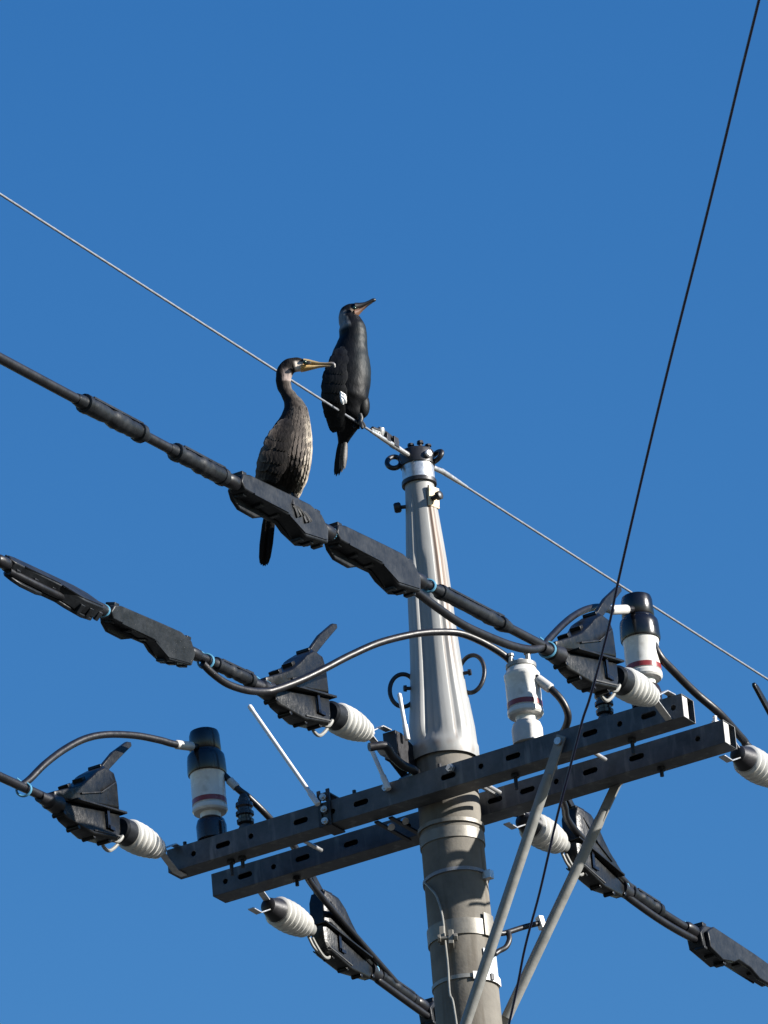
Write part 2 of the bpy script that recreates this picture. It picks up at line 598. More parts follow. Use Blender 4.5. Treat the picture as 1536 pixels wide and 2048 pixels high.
# step bolt sockets with knobs
h = MB()
c = onY(797, 1015, 0)
h.tube([c + V((0.045, 0, 0)), c + V((0.004, 0, 0))], 0.006, 10)
h.lathe([(-0.014, .013), (-0.009, .0165), (0.004, .0165), (0.008, .012)], c, (1, 0, 0.1), 14)
h.build('step_bolt', m_dark, ext)
h = MB()
c = onY(869, 995, -0.045)
dr = V((0.82, -0.57, 0.05))
h.tube([c - dr * 0.03, c + dr * 0.012], 0.0085, 10)
h.lathe([(0.010, .014), (0.024, .014), (0.027, .009)], c, dr, 8)
o = h.build('step_bolt', m_dark, ext)
h = MB()
a0 = R(52)
rr = 0.0505
h.box((rr * math.sin(a0), -rr * math.cos(a0), 11.592), (math.cos(a0) * .024, math.sin(a0) * .024, 0), (math.sin(a0) * .0035, -math.cos(a0) * .0035, 0), (0.002, 0, 0.034))
h.build('step_plate', mat('rust stained plate', (0.52, 0.42, 0.27), 0.6, 0.1, 0.2, 60, 0.1, 100, ((0.22, 0.09, 0.03), 40, 0.55, (1, 1, 1))), ext, bevel=0.001)
# big hoops bolted lower on the cone
for px, py, rx, rz, ang in ((806, 1381, .040, .058, -20), (943, 1348, .040, .065, 22)):
    hp = MB()
    c = onY(px, py, -0.01)
    sgn = -1 if ang < 0 else 1
    hp.torus(c, V((rx, -0.012 * sgn, 0.004)), V((0.002, 0.01, rz)), 0.0068, 34, 10)
    hp.build('hoop', m_dark, ext)
    bb = MB()
    bb.lathe([(0.0, .006), (.018, .006), (.018, .011), (.027, .010)], V((0.078 * sgn, -0.02, c.z)), (sgn, -0.2, 0), 8)
    bb.build('hoop_bolt', m_dark, ext)


# ------------------------------------------------------------------ crossarms
def make_arm(lc, a0, a1, slots, name_label, rear):
    root = thing('crossarm', name_label, 'crossarm', P(0, lc, ARM_Z), 'steel crossarms on the pole')
    hw = 0.0375
    t = 0.0032
    mb = MB()
    vs = []
    for a in (a0, a1):
        for hh in (hw, hw - t):
            for sl, sz in ((1, 1), (1, -1), (-1, -1), (-1, 1)):
                vs.append(P(a, lc + sl * hh, ARM_Z + sz * hh))
    fs = []
    for k in range(4):
        k2 = (k + 1) % 4
        fs.append((k, k2, 8 + k2, 8 + k))
        fs.append((4 + k, 12 + k, 12 + k2, 4 + k2))
        fs.append((k, 4 + k, 4 + k2, k2))
        fs.append((8 + k, 8 + k2, 12 + k2, 12 + k))
    mb.add(vs, fs)
    o = mb.build('beam', m_arm, root, smooth=False)
    ct = MB()
    for a, kind in slots:
        hl = 0.0165 if kind == 's' else 0.0
        rr = 0.0088 if kind == 's' else 0.0085
        poly = []
        for k in range(16):
            th = 2 * math.pi * k / 16
            poly.append(P(a + rr * math.cos(th) + (hl if math.cos(th) > 0 else -hl), lc + 0.0375, ARM_Z + rr * math.sin(th)))
        ct.prism(poly, LX * 0.04)
    co = ct.build('cutter', m_arm, None)
    off = wloc(root)
    for vtx in co.data.vertices: vtx.co = vtx.co - off
    co.location = off
    bo = o.modifiers.new('cut', 'BOOLEAN')
    bo.object = co
    bo.solver = 'EXACT'
    bpy.context.view_layer.update()
    ev = o.evaluated_get(bpy.context.evaluated_depsgraph_get())
    me = bpy.data.meshes.new_from_object(ev)
    o.modifiers.clear()
    o.data = me
    bpy.data.objects.remove(co)
    bv = o.modifiers.new('bevel', 'BEVEL')
    bv.width = 0.0025
    bv.segments = 2
    bv.limit_method = 'ANGLE'
    bv.angle_limit = R(50)
    # folded end plate, half closing the right end
    ep = MB()
    ep.box(P(a1 - 0.004, lc + 0.016, ARM_Z), AX * 0.0015, LX * 0.015, ZX * 0.033)
    ep.build('end_plate', m_sleeve, root)
    ep = MB()
    ep.box(P(a0 + 0.006, lc, ARM_Z), AX * 0.0015, LX * 0.0335, ZX * 0.0335)
    ep.build('end_plate', m_arm, root)
    return root


FL, RL = 0.1285, -0.1295
fslots = [(-.806, 'h'), (-.70, 's'), (-.60, 'h'), (-.423, 's'), (-.21, 's'), (-.31, 'h'), (.096, 's'), (.209, 'h'), (.32, 's'), (.584, 's'), (.686, 'h'), (.784, 's'), (.868, 'h')]
rslots = [(-.851, 'h'), (-.78, 's'), (-.677, 'h'), (-.573, 's'), (-.40, 's'), (-.195, 'h'), (.109, 's'), (.222, 's'), (.322, 'h'), (.44, 's'), (.60, 's'), (.809, 'h')]
arm_f = make_arm(FL, -0.9, 0.9, fslots, 'nearer dark steel crossarm in front of the pole, carrying upright insulators', False)
arm_r = make_arm(RL, -0.9, 0.9, rslots, 'farther streaked steel crossarm behind the pole, lower in the picture', True)
# through bolts that stick out behind / tie bolts between the arms (parts of the front arm)
for a, z, l0, l1 in ((-.473, 10.580, 0.085, -0.035), (.54, 10.582, 0.085, -0.005), (.177, 10.576, 0.085, 0.0)):
    b = MB()
    b.tube([P(a, l0, z), P(a, l1, z)], 0.0065, 10)
    b.build_each('through_bolt', m_bolt, arm_f)
for a in (-.70, .30, .70, -.66):
    b = MB()
    b.lathe([(0, .0125), (-0.012, .0125), (-0.012, .006), (-0.05 if a != -.66 else -0.035, .006)], P(a, FL - 0.005, ARM_Z - 0.0375), ZX, 8)
    b.build('hanging_bolt', m_dark, arm_f)
for a in (-.855, -.25, .84, .05):
    b = MB()
    b.lathe([(0, .0125), (0.010, .0125), (0.010, .006), (0.026, .006)], P(a, FL, ARM_Z + 0.0375), ZX, 8)
    b.build('top_bolt', m_dark, arm_f)
b = MB()
b.lathe([(0, .014), (0.012, .014), (0.012, .007), (0.03, .007)], P(.86, RL + 0.01, ARM_Z + 0.0375), ZX, 8)
b.build('top_bolt', m_bolt, arm_r)
for a in (-.62, -.16, .66):
    b = MB()
    b.lathe([(0, .0125), (-0.012, .0125), (-0.012, .006), (-0.03, .006)], P(a, RL, ARM_Z - 0.0375), ZX, 8)
    b.build('hanging_bolt', m_dark, arm_r)
# clamp around the front arm that holds the longest white rod
cl = thing('rod_clamp', 'bright bolted clamp around the nearer crossarm at the foot of the long white rod', 'clamp', P(-.335, FL, ARM_Z))
b = MB()
for a in (-.35, -.318):
    b.bar(P(a, FL + 0.0425, ARM_Z - 0.045), P(a, FL + 0.0425, ARM_Z + 0.075), 0.012, 0.006, AX)
b.bar(P(-.334, FL + 0.046, ARM_Z + 0.062), P(-.334, FL - 0.04, ARM_Z + 0.062), 0.04, 0.006, AX)
b.bar(P(-.334, FL + 0.046, ARM_Z - 0.041), P(-.334, FL - 0.04, ARM_Z - 0.041), 0.04, 0.006, AX)
b.build('strap', m_dark, cl, bevel=0.001)
for dz in (0.048, 0.008, -0.03):
    b = MB()
    b.lathe([(0, .011), (0.012, .011), (0.012, .006), (0.02, .006)], P(-.333, FL + 0.044, ARM_Z + dz), LX + AX * 0.25, 8)
    b.build('clamp_bolt', m_bolt, cl)
# pole-side clamp hardware on the rear arm, left of the pole
cl = thing('arm_clamp', 'bright bolted clamp joining the two crossarms just left of the pole', 'clamp', P(-.17, 0, ARM_Z))
b = MB()
for a in (-.20, -.15):
    b.bar(P(a, FL - .03, ARM_Z - 0.044), P(a, RL + 0.03, ARM_Z - 0.044), 0.014, 0.006, AX)
b.build('strap', m_dark, cl)
for a, l, z in ((-.20, .02, ARM_Z - .035), (-.15, .02, ARM_Z - .03), (-.13, -.10, ARM_Z - .07), (-.12, -.09, ARM_Z - .1)):
    b = MB()
    b.lathe([(-0.008, .007), (0.016, .007), (0.016, .012), (0.028, .011)], P(a, l, z), LX * 0.6 + AX * 0.6 - ZX * 0.4, 8)
    b.build('clamp_bolt', m_bolt, cl)

# ------------------------------------------------------------------ arm braces
for lab, p0, p1, grp in (
        ('nearer slanting steel tube brace from the front crossarm down across the pole', onL(1119, 1484, 0.178), P(-0.02, 0.112, 9.70), None),
        ('farther slanting steel tube brace from the rear crossarm down behind the pole', onL(1236, 1562, -0.165), P(0.01, -0.112, 9.83), None)):
    br = thing('brace', lab, 'brace', p1, 'slanting tube braces under the crossarms')
    d = (p1 - p0).normalized()
    b = MB()
    b.tube([p0 + d * 0.10, p0 + d * 0.14, p0 * 0.5 + p1 * 0.5, p1 - d * 0.10], [0.013, 0.0165, 0.0165, 0.0165], 16)
    b.build('tube', m_brace, br)
    b = MB()
    b.bar(p0 - d * 0.02, p0 + d * 0.13, 0.032, 0.007, AX)
    b.bar(p1 - d * 0.12, p1 + d * 0.02, 0.032, 0.007, AX)
    b.build_each('flat_end', m_brace, br, bevel=0.001)
    b = MB()
    sg = 1 if p0.dot(LX) > 0 else -1
    b.lathe([(-0.016 * sg, .007), (0.004 * sg, .007), (0.004 * sg, .012), (0.014 * sg, .012)], p0, LX, 8)
    b.build('brace_bolt', m_bolt, br)
# stay bracket between pole band and rear brace
sb = thing('stay_bracket', 'small dark steel bracket reaching from the pole band to the farther brace', 'bracket', P(.1, -.1, 10.15))
q = [onY(993, 1866, -0.03), onY(1010, 1866, -0.01), onY(1045, 1855, 0.02), onY(1080, 1846, 0.05)]
b = MB()
b.tube(spline(q, 4), 0.0085, 10)
b.tube(spline([onY(1016, 1864, -0.01), onY(1019, 1878, -0.02), onY(1012, 1894, -0.03), onY(998, 1902, -0.04), onY(990, 1908, -0.05)], 4), 0.0085, 10)
b.build('arm', m_dark, sb)
b = MB()
c = onY(1082, 1846, 0.05)
b.box(c, (0.007, 0.004, 0), (-0.006, 0.012, 0), (-0.004, 0, 0.02))
b.build('end_tab', m_rod, sb, bevel=0.001)


# ------------------------------------------------------------------ strain insulators (local frame: Y outwards from the arm)
def ribbed(y0, y1, r0, r1, n, depth, bulge):
    prof = [(y0 - 0.006, r0 * 0.55), (y0, r0 * 0.86)]
    for i in range(n):
        t0, t1 = i / n, (i + 1) / n
        for s_, dd in ((0.06, -depth), (0.20, -depth * 0.35), (0.40, 0), (0.58, -depth * 0.05), (0.72, -depth * 0.45), (0.84, -depth)):
            t = t0 + (t1 - t0) * s_
            r = r0 + (r1 - r0) * t + bulge * math.sin(math.pi * t)
            prof.append((y0 + (y1 - y0) * t, r + dd))
    prof += [(y1, r1 * 0.86), (y1 + 0.006, r1 * 0.5)]
    return prof


def make_insulator(rear):
    root = thing('strain_insulator', 'x', 'insulator', (0, 0, 0), 'white ribbed strain insulators on the crossarms')
    b = MB()
    if not rear:
        b.lathe(ribbed(0.095, 0.272, 0.030, 0.048, 7, 0.0135, 0.008), (0, 0, 0), (0, 1, 0), 36)
    else:
        b.lathe(ribbed(0.112, 0.285, 0.047, 0.036, 7, 0.0135, 0.008), (0, 0, 0), (0, 1, 0), 36)
    b.build('porcelain_body', m_porc, root, ang=50)
    b = MB()
    if not rear:
        b.lathe([(0.270, .030), (0.272, .041), (0.315, .040), (0.322, .033), (0.322, .02)], (0, 0, 0), (0, 1, 0), 28)
    else:
        b.lathe([(0.055, .016), (0.062, .026), (0.10, .036), (0.115, .040), (0.117, .03)], (0, 0, 0), (0, 1, 0), 28)
    b.build('end_cap', m_cover if not rear else m_dark, root)
    b = MB()
    if not rear:
        b.lathe([(0.07, .012), (0.095, .022), (0.10, .022)], (0, 0, 0), (0, 1, 0), 16)
    else:
        b.lathe([(0.288, .024), (0.318, .021), (0.33, .012)], (0, 0, 0), (0, 1, 0), 16)
    b.build('neck', m_porc if not rear else m_brace, root)
    b = MB()
    for sz in (1, -1):
        b.bar((0, 0.082, 0.004 * sz), (0, 0.002, 0.045 * sz), 0.022, 0.004, (1, 0, 0))
        b.bar((0, 0.004, 0.0440 * sz), (0, -0.045, 0.0440 * sz), 0.022, 0.004, (1, 0, 0))
    b.lathe([(-0.016, .006), (0.016, .006)], (0, 0.078, 0), (1, 0, 0), 10)
    b.build('strap', m_bolt, root, bevel=0.0008)
    return root


def make_clamp_cover():
    """hood over the dead-end clamp; local origin on the insulator axis at the collar, Y outwards along the wire"""
    root = thing('clamp_cover', 'x', 'clamp cover', (0, 0, 0), 'black plastic hoods over the wire clamps')
    # upper hood, tapering in thickness toward the nose and crown
    up = [(0.045, 0.035), (0.046, 0.12), (0.062, 0.158), (0.118, 0.163), (0.165, 0.135), (0.21, 0.095), (0.26, 0.060), (0.325, 0.030), (0.385, 0.005), (0.385, -0.022), (0.30, -0.005)]
    b = MB()

    def hood(poly, t_in, t_out, k):
        n = len(poly)
        cy = sum(p[0] for p in poly) / n
        cz = sum(p[1] for p in poly) / n
        vs, fs = [], []
        for s_, tt in ((1, t_out), (1, t_in), (-1, t_in), (-1, t_out)):
            for y, z in poly:
                sc = k if tt == t_out else 1.0
                nose = 1 - 0.6 * min(max((y - 0.15) / 0.24, 0), 1)
                vs.append((s_ * tt * nose, cy + (y - cy) * sc, cz + (z - cz) * sc))
        fs.append(tuple(range(n)))
        fs.append(tuple(reversed(range(3 * n, 4 * n))))
        for j in range(3):
            for i in range(n):
                i2 = (i + 1) % n
                fs.append((j * n + i, j * n + i2, (j + 1) * n + i2, (j + 1) * n + i))
        b.add(vs, fs)
    hood(up, 0.030, 0.044, 0.86)
    b.build('upper_hood', m_clampc, root, bevel=0.003)
    b = MB()
    lo = [(0.038, 0.028), (0.30, -0.008), (0.375, -0.024), (0.365, -0.045), (0.33, -0.068), (0.20, -0.085), (0.06, -0.062), (0.042, -0.03)]
    hood(lo, 0.026, 0.036, 0.9)
    b.build('lower_shell', m_clampc, root, bevel=0.003)
    # flange ledge between the two halves, edge clips, hinge barrels
    b = MB()
    b.bar((0, 0.03, 0.032), (0, 0.31, -0.006), 0.100, 0.007, (1, 0, 0))
    b.bar((0, 0.066, 0.163), (0, 0.122, 0.167), 0.045, 0.010, (1, 0, 0))
    for y, z in ((0.215, 0.098), (0.30, 0.05)):
        b.box((0, y, z - 0.004), (0.018, 0, 0), (0, 0.009, -0.005), (0, 0.004, 0.007))
    for y, z in ((0.10, -0.075), (0.185, -0.088), (0.27, -0.083), (0.345, -0.06)):
        b.lathe([(-0.022, .0075), (0.022, .0075)], (0, y, z + 0.005), (1, 0, 0), 10)
    for s_ in (1, -1):
        b.bar((s_ * 0.044, 0.075, 0.12), (s_ * 0.042, 0.16, 0.06), 0.006, 0.006, (0, 0, 1))
        b.bar((s_ * 0.040, 0.16, 0.062), (s_ * 0.032, 0.26, 0.03), 0.006, 0.006, (0, 0, 1))
    b.build_each('rim', m_clampc, root, bevel=0.0015)
    # raised letter L on each side of the lower half
    b = MB()
    for s_ in (1, -1):
        b.box((s_ * 0.038, 0.125, -0.012), (0.0025, 0, 0), (0, 0.0065, 0), (0, 0, 0.032))
        b.box((s_ * 0.038, 0.125 + s_ * 0.0135, -0.0385), (0.0025, 0, 0), (0, 0.0185, 0), (0, 0, 0.0055))
    b.build_each('letter', m_hood, root)
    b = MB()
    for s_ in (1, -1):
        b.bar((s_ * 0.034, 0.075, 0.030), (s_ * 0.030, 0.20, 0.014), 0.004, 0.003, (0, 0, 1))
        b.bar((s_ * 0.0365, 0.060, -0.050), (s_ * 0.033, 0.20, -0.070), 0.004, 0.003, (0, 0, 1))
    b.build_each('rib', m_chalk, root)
    b = MB()
    b.prism([(0, 0.080, 0.150), (0, 0.108, 0.16), (0, 0.014, 0.248), (0, -0.075, 0.310), (0, -0.098, 0.315), (0, -0.100, 0.302), (0, -0.020, 0.236)], (0.014, 0, 0))
    b.build('handle_fin', m_clampc, root, bevel=0.003)
    b = MB()
    b.tube(spline([(0.012, -0.01, -0.035), (0.012, 0.02, -0.062), (0.012, 0.055, -0.082), (0.012, 0.085, -0.075), (0.012, 0.09, -0.05)], 4), 0.0055, 8)
    b.tube(spline([(-0.012, 0.0, -0.02), (-0.012, 0.03, -0.05), (-0.012, 0.07, -0.06)], 4), 0.0055, 8)
    b.build_each('clevis', m_brace, root)
    # tapered boot where the wire leaves the nose
    b = MB()
    b.lathe([(0.35, .030), (0.385, .026), (0.40, .026), (0.405, .021), (0.45, .017)], (0, 0, -0.020), (0, 1, -0.02), 16)
    b.build('boot', m_rubber, root)
    return root


INS = [
    # a, l, z, outward, label ins, label cover
    (.85, .168, 10.611, 1, -0.05, 'white ribbed strain insulator on the right end of the nearer crossarm',
     'black clamp hood with letter L beside the glossy black-topped arrester at right'),
    (-.08, .232, 10.745, 1, -0.045, 'white ribbed strain insulator held by a dark bracket on the pole, beside the cone',
     'black clamp hood with letter L left of the steel cone, crossed by a cable'),
    (-.87, .168, 10.602, 1, -0.01, 'white ribbed strain insulator on the left tip of the nearer crossarm',
     'black clamp hood with letter L at the far left, under the arching cable'),
    (-.787, -.169, 10.545, -1, -0.02, 'white ribbed strain insulator under the left end of the farther crossarm',
     'black clamp hood hanging below the left half of the farther crossarm'),
    (.124, -.169, 10.572, -1, -0.02, 'white ribbed strain insulator right of the pole, crossed by the nearer brace',
     'black clamp hood right of the pole, crossed by the farther brace'),
    (.868, -.169, 10.580, -1, -0.02, 'white ribbed strain insulator on the farther crossarm, cut by the right picture edge',
     'black clamp hood beyond the right end of the farther crossarm, only its fin in view'),
]
ins_f, ins_r, cov0 = make_insulator(False), make_insulator(True), make_clamp_cover()
used = set()
WIRE_START = []
for i, (a, l, z, sg, slope, li, lc_) in enumerate(INS):
    src = ins_f if sg > 0 else ins_r
    o = src if src.name not in used else dup(src)
    used.add(src.name)
    yd = (LX * sg + ZX * slope).normalized()
    place(o, P(a, l, z), yd, -AX * sg, li)
    c = cov0 if i == 0 else dup(cov0)
    org = P(a, l, z) + yd * 0.315
    place(c, org, yd, -AX * sg, lc_)
    if sg < 0: c.scale = (0.82, 1.0, 0.92)
    # start of the conductor, inside the boot
    zz = V((0, 0, 1))
    zl = (zz - yd * zz.dot(yd)).normalized()
    WIRE_START.append(org + yd * 0.36 - zl * 0.020)

# ------------------------------------------------------------------ phase conductors
WIRES = []
WL = ['thick black conductor to the upper left carrying the brown bird on its covers', 'thick black conductor to the left with two covers, ending beside the steel cone',
      'thick black conductor leaving the picture at the far left below the others', 'thick black conductor running down behind the foot of the pole',
      'thick black conductor running down to the lower right corner', 'thick black conductor leaving at the right edge from the farther crossarm']
SL = [(-.056, .0016), (-.062, .0017), (-.045, .0015), (-.10, .0022), (-.030, .0008), (-.05, .0014)]


def wire_pt(i, d):
    s0 = WIRE_START[i]
    sg = INS[i][3]
    return s0 + LX * (sg * d) + ZX * (SL[i][0] * d + SL[i][1] * d * d)


def wire_at_L(i, L):
    return wire_pt(i, abs(L - WIRE_START[i].dot(LX)))


for i in range(6):
    t = thing('phase_conductor', WL[i], 'power line', WIRE_START[i], 'thick black conductors')
    ds = [0.25 * k for k in range(17)] + [5 + k for k in range(0, 32)]
    b = MB()
    b.tube([wire_pt(i, d) for d in ds], 0.0140, 12)
    b.build('cable', m_rubber, t)


# ------------------------------------------------------------------ covers and sleeves clipped on the conductors
def make_box_cover():
    """long two-lobed cover, local Y along the wire away from the pole, origin at its pole end"""
    root = thing('wire_cover', 'x', 'wire cover', (0, 0, 0), 'black plastic covers clipped on the conductors')
    poly = [(0.46, 0.0), (0.445, 0.026), (0.41, 0.034), (0.20, 0.040), (0.09, 0.042), (0.03, 0.028), (0.0, -0.005), (0.012, -0.050), (0.13, -0.066), (0.205, -0.028), (0.36, -0.022), (0.445, -0.020)]
    b = MB()
    b.prism([(0, y, z) for y, z in poly], (0.046, 0, 0))
    b.build('shell', m_cover, root, bevel=0.004)
    b = MB()
    # back half with its own lobe and seam flange
    poly2 = [(0.44, -0.005), (0.42, 0.02), (0.30, 0.026), (0.06, 0.030), (0.02, 0.0), (0.03, -0.05), (0.10, -0.068), (0.17, -0.05), (0.20, -0.032), (0.27, -0.034), (0.32, -0.052), (0.40, -0.05), (0.43, -0.03)]
    b.prism([(0.0295, y, z) for y, z in poly2], (0.013, 0, 0))
    b.build('back_flange', m_cover, root, bevel=0.003)
    b = MB()
    for y, z in ((0.02, -0.052), (0.075, -0.060), (0.128, -0.066), (0.24, -0.026), (0.33, -0.025), (0.42, -0.022)):
        b.box((0.010, y, z), (0.016, 0, 0), (0, 0.009, 0), (0, 0, 0.005))
    for y, z in ((0.04, 0.034), (0.43, 0.030)):
        b.box((0, y, z), (0.018, 0, 0), (0, 0.012, 0), (0, 0, 0.008))
    b.build_each('clip', m_cover, root, bevel=0.002)
    b = MB()
    b.bar((-0.024, 0.40, -0.020), (-0.024, 0.22, -0.020), 0.005, 0.004, (0, 0, 1))
    b.bar((-0.024, 0.215, -0.028), (-0.024, 0.14, -0.056), 0.005, 0.004, (0, 0, 1))
    b.bar((-0.024, 0.14, -0.056), (-0.024, 0.02, -0.042), 0.005, 0.004, (0, 0, 1))
    b.build_each('rib', m_cover, root)
    for y, rr in ((-0.02, .021), (0.475, .02)):
        b = MB()
        b.lathe([(y - 0.03, rr * 0.8), (y - 0.02, rr), (y + 0.02, rr), (y + 0.03, rr * 0.8)], (0, 0, 0), (0, 1, 0), 16)
        b.build('end_bush', m_rubber, root)
    return root


box0 = make_box_cover()
boxes = [(0, 2.165, 0, 0, 'dark slate cover on the upper conductor under the brown bird\'s feet'),
         (0, 1.66, 0, 0, 'dark slate cover on the upper conductor crossing in front of the steel cone'),
         (1, 1.855, 38, 0.0, 'black cover with a sun glint on the middle conductor at the left picture edge'),
         (1, 1.335, -16, 0, 'black cover with a hanging open lobe on the middle conductor, second from the left edge'),
         (4, -1.30, 0, 0, 'bulky black cover on the conductor at the lower right corner'),
         (3, -1.17, 0, 0, 'dark cover on the conductor just left of the pole foot')]
for k, (wi, L0, roll, dz, lab) in enumerate(boxes):
    o = box0 if k == 0 else dup(box0)
    sg = INS[wi][3]
    p0 = wire_at_L(wi, L0)
    p1 = wire_at_L(wi, L0 + sg * 0.46)
    yd = (p1 - p0).normalized()
    xd = M.Rotation(R(roll), 3, yd) @ (-AX * sg)
    place(o, p0 + ZX * dz, yd, xd, lab)
    if wi == 4: o.scale = (1.15, 1.12, 1.0)
    if wi == 1: o.scale = (0.9, 1.0, 0.88)


def sleeve(wi, L0, L1, r, lab, lumpy=True, m=m_cover, off=V((0, 0, 0))):
    p0, p1 = wire_at_L(wi, L0) + off, wire_at_L(wi, L1) + off
    t = thing('wire_sleeve', lab, 'wire sleeve', p0, 'dark sleeves wrapped round the conductors')
    n = 22
    pts, rs = [], []
    for k in range(n + 1):
        f = k / n
        pts.append(p0.lerp(p1, f))
        e_ = min(1, f / 0.12, (1 - f) / 0.2)
        rr = 0.0148 + (r - 0.0148) * e_
        if lumpy: rr *= 1 + 0.30 * NZ.noise(V((k * 0.45, wi * 3 + L0, 0)))
        rs.append(rr)
    b = MB()
    b.tube(pts, rs, 14)
    b.build('wrap', m, t)
    b = MB()
    d = (p1 - p0).normalized()
    for f in (0.1, 0.86):
        b.lathe([(-0.012, r * 0.9), (-0.009, r + .003), (0.009, r + .003), (0.012, r * 0.9)], p0.lerp(p1, f), d, 14)
    b.box(p0.lerp(p1, 0.12) + ZX * (r + 0.003), d * 0.02, d.cross(ZX).normalized() * 0.008, ZX * 0.005)
    b.build_each('collar', m, t)
    b = MB()
    b.bar(p0.lerp(p1, 0.18) + AX * (r * 0.75) + ZX * (r * 0.75), p0.lerp(p1, 0.82) + AX * (r * .75) + ZX * (r * .75), 0.006, 0.006, AX)
    b.build('seam', m, t)
    return t


sleeve(0, 3.07, 3.42, 0.0235, 'stubby black sleeve on the upper conductor farthest toward the upper left')
sleeve(0, 2.66, 2.96, 0.0225, 'stubby dark sleeve on the upper conductor next left of the brown bird')
sleeve(0, 1.12, 1.57, 0.0195, 'grey taped sleeve on the upper conductor just right of the steel cone')
sleeve(1, 0.98, 1.22, 0.019, 'grey taped sleeve on the middle conductor above the start of the curved cable')
sleeve(4, -0.88, -1.10, 0.0215, 'short dark sleeve on the lower right conductor beside a blue tie')
sleeve(3, -0.88, -1.14, 0.018, 'slim dark sleeve on the conductor approaching the pole foot')


def tie(p, d, r, lab):
    d = V(d).normalized()
    x = d.cross(ZX).normalized()
    y = x.cross(d)
    t = MB()
    t.torus(p, (x + d * 0.35) * r, y * r, 0.0038, 20, 6)
    tail = p + y * r
    t.tube([tail, tail + y * 0.012 + d * 0.02 + x * 0.008], 0.002, 6)
    o = t.build('cable_tie', m_tie)
    for v_ in o.data.vertices: v_.co -= p
    o.location = p
    tag(o, lab, 'cable tie', 'pale blue ties round the cables')


for px, py, a, wi, r, lab in (
        (661, 1079, .85, 0, .0165, 'blue tie on the upper conductor between the two slate covers'),
        (858, 1180, .85, 0, .018, 'blue tie on the upper conductor in front of the steel cone'),
        (1093, 1288, .85, 0, .023, 'blue tie at the nose of the right-hand front hood'),
        (207, 1226, -.08, 1, .0165, 'blue tie on the middle conductor between its two covers'),
        (412, 1330, -.08, 1, .022, 'blue tie at the left end of the taped sleeve on the middle conductor'),
        (542, 1382, -.08, 1, .023, 'blue tie at the nose of the hood left of the steel cone'),
        (47, 1571, -.87, 2, .021, 'blue tie where the arching cable meets the conductor at the far left'),
        (745, 1945, -.787, 3, .019, 'blue tie at the nose of the hood below the farther crossarm'),
        (1243, 1777, .124, 4, .0185, 'blue tie at the nose of the hood right of the pole'),
        (1381, 1862, .124, 4, .0165, 'blue tie at the start of the bulky lower right cover')):
    Lp = onA(px, py, a).dot(LX)
    p = wire_at_L(wi, Lp)
    tie(p - ZX * (0.006 if r > .02 else 0), wire_at_L(wi, Lp + .1) - p, r, lab)


# ------------------------------------------------------------------ surge arresters standing on the front crossarm
def make_arrester(hood):
    root = thing('surge_arrester', 'x', 'arrester', (0, 0, 0), 'white cylindrical arresters standing on the nearer crossarm')
    b = MB()
    b.lathe([(0, .030), (0.004, .046), (0.05, .047), (0.068, .042), (0.078, .030)], (0, 0, 0), (0, 0, 1), 32)
    b.build('base', m_pin if hood else m_sleeve, root)
    b = MB()
    b.lathe([(0.074, .030), (0.092, .033), (0.094, .050), (0.100, .0545), (0.112, .0545), (0.118, .050), (0.119, .0525), (0.152, .0525), (0.158, .053), (0.210, .0525), (0.214, .0545),
             (0.228, .0545), (0.236, .049), (0.25, .042)], (0, 0, 0), (0, 0, 1), 40)
    b.build('body', m_porc, root, ang=30)
    b = MB()
    b.lathe([(0.119, .0505), (0.120, .0533), (0.136, .0533), (0.137, .0505)], (0, 0, 0), (0, 0, 1), 40, close=False)
    b.build('red_band', m_red, root)
    if hood:
        b = MB()
        b.lathe([(0.222, .046), (0.220, .0585), (0.226, .0605), (0.268, .059), (0.282, .057), (0.288, .053), (0.291, .0475), (0.296, .0465), (0.300, .0490), (0.350, .0470), (0.362, .0435), (0.367, .034), (0.368, .0)], (0, 0, 0), (0, 0, 1), 36)
        b.build('hood', m_hood, root)
    else:
        b = MB()
        b.lathe([(0.246, .034), (0.25, .046), (0.262, .046), (0.268, .030), (0.27, 0)], (0, 0, 0), (0, 0, 1), 24)
        for an in (-110, 30, 150):
            b.lathe([(0.25, .008), (0.285, .008), (0.285, .012), (0.293, .011)], (0.034 * math.sin(R(an)), -0.034 * math.cos(R(an)), 0), (0, 0, 1), 8)
        b.build_each('terminal', m_brace, root)
    return root


ar_h, ar_p = make_arrester(True), make_arrester(False)
ARR = {}
for key, o, a, lab in (('l', ar_h, -.757, 'white arrester with black hood and red band near the left end of the nearer crossarm'),
                       ('r', None, .765, 'white arrester with glossy black hood at the right end, behind a ribbed insulator'),
                       ('m', ar_p, .357, 'white arrester without hood, red banded, just right of the steel cone')):
    if o is None: o = dup(ar_h)
    p = P(a, FL, ARM_Z + 0.0375)
    place(o, p, LX, -AX, lab)
    ARR[key] = p


# small dark ribbed pin insulators
def make_pin():
    root = thing('pin_insulator', 'x', 'insulator', (0, 0, 0), 'small dark pin insulators on the nearer crossarm')
    b = MB()
    b.lathe([(0.022, .018), (0.026, .026), (0.036, .027), (0.040, .021), (0.048, .022), (0.052, .028), (0.062, .028), (0.066, .022), (0.074, .022), (0.080, .027), (0.092, .026), (0.096, .018), (0.106, .018)], (0, 0, 0), (0, 0, 1), 24)
    b.build('porcelain_body', m_pin, root)
    b = MB()
    b.lathe([(0, .012), (0.008, .022), (0.014, .022), (0.024, .014)], (0, 0, 0), (0, 0, 1), 12)
    b.build('pin', m_arm, root)
    b = MB()
    b.lathe([(0.100, .014), (0.112, .015), (0.122, .010)], (0, 0, 0), (0, 0, 1), 12)
    b.build('top_clamp', m_dark, root)
    return root


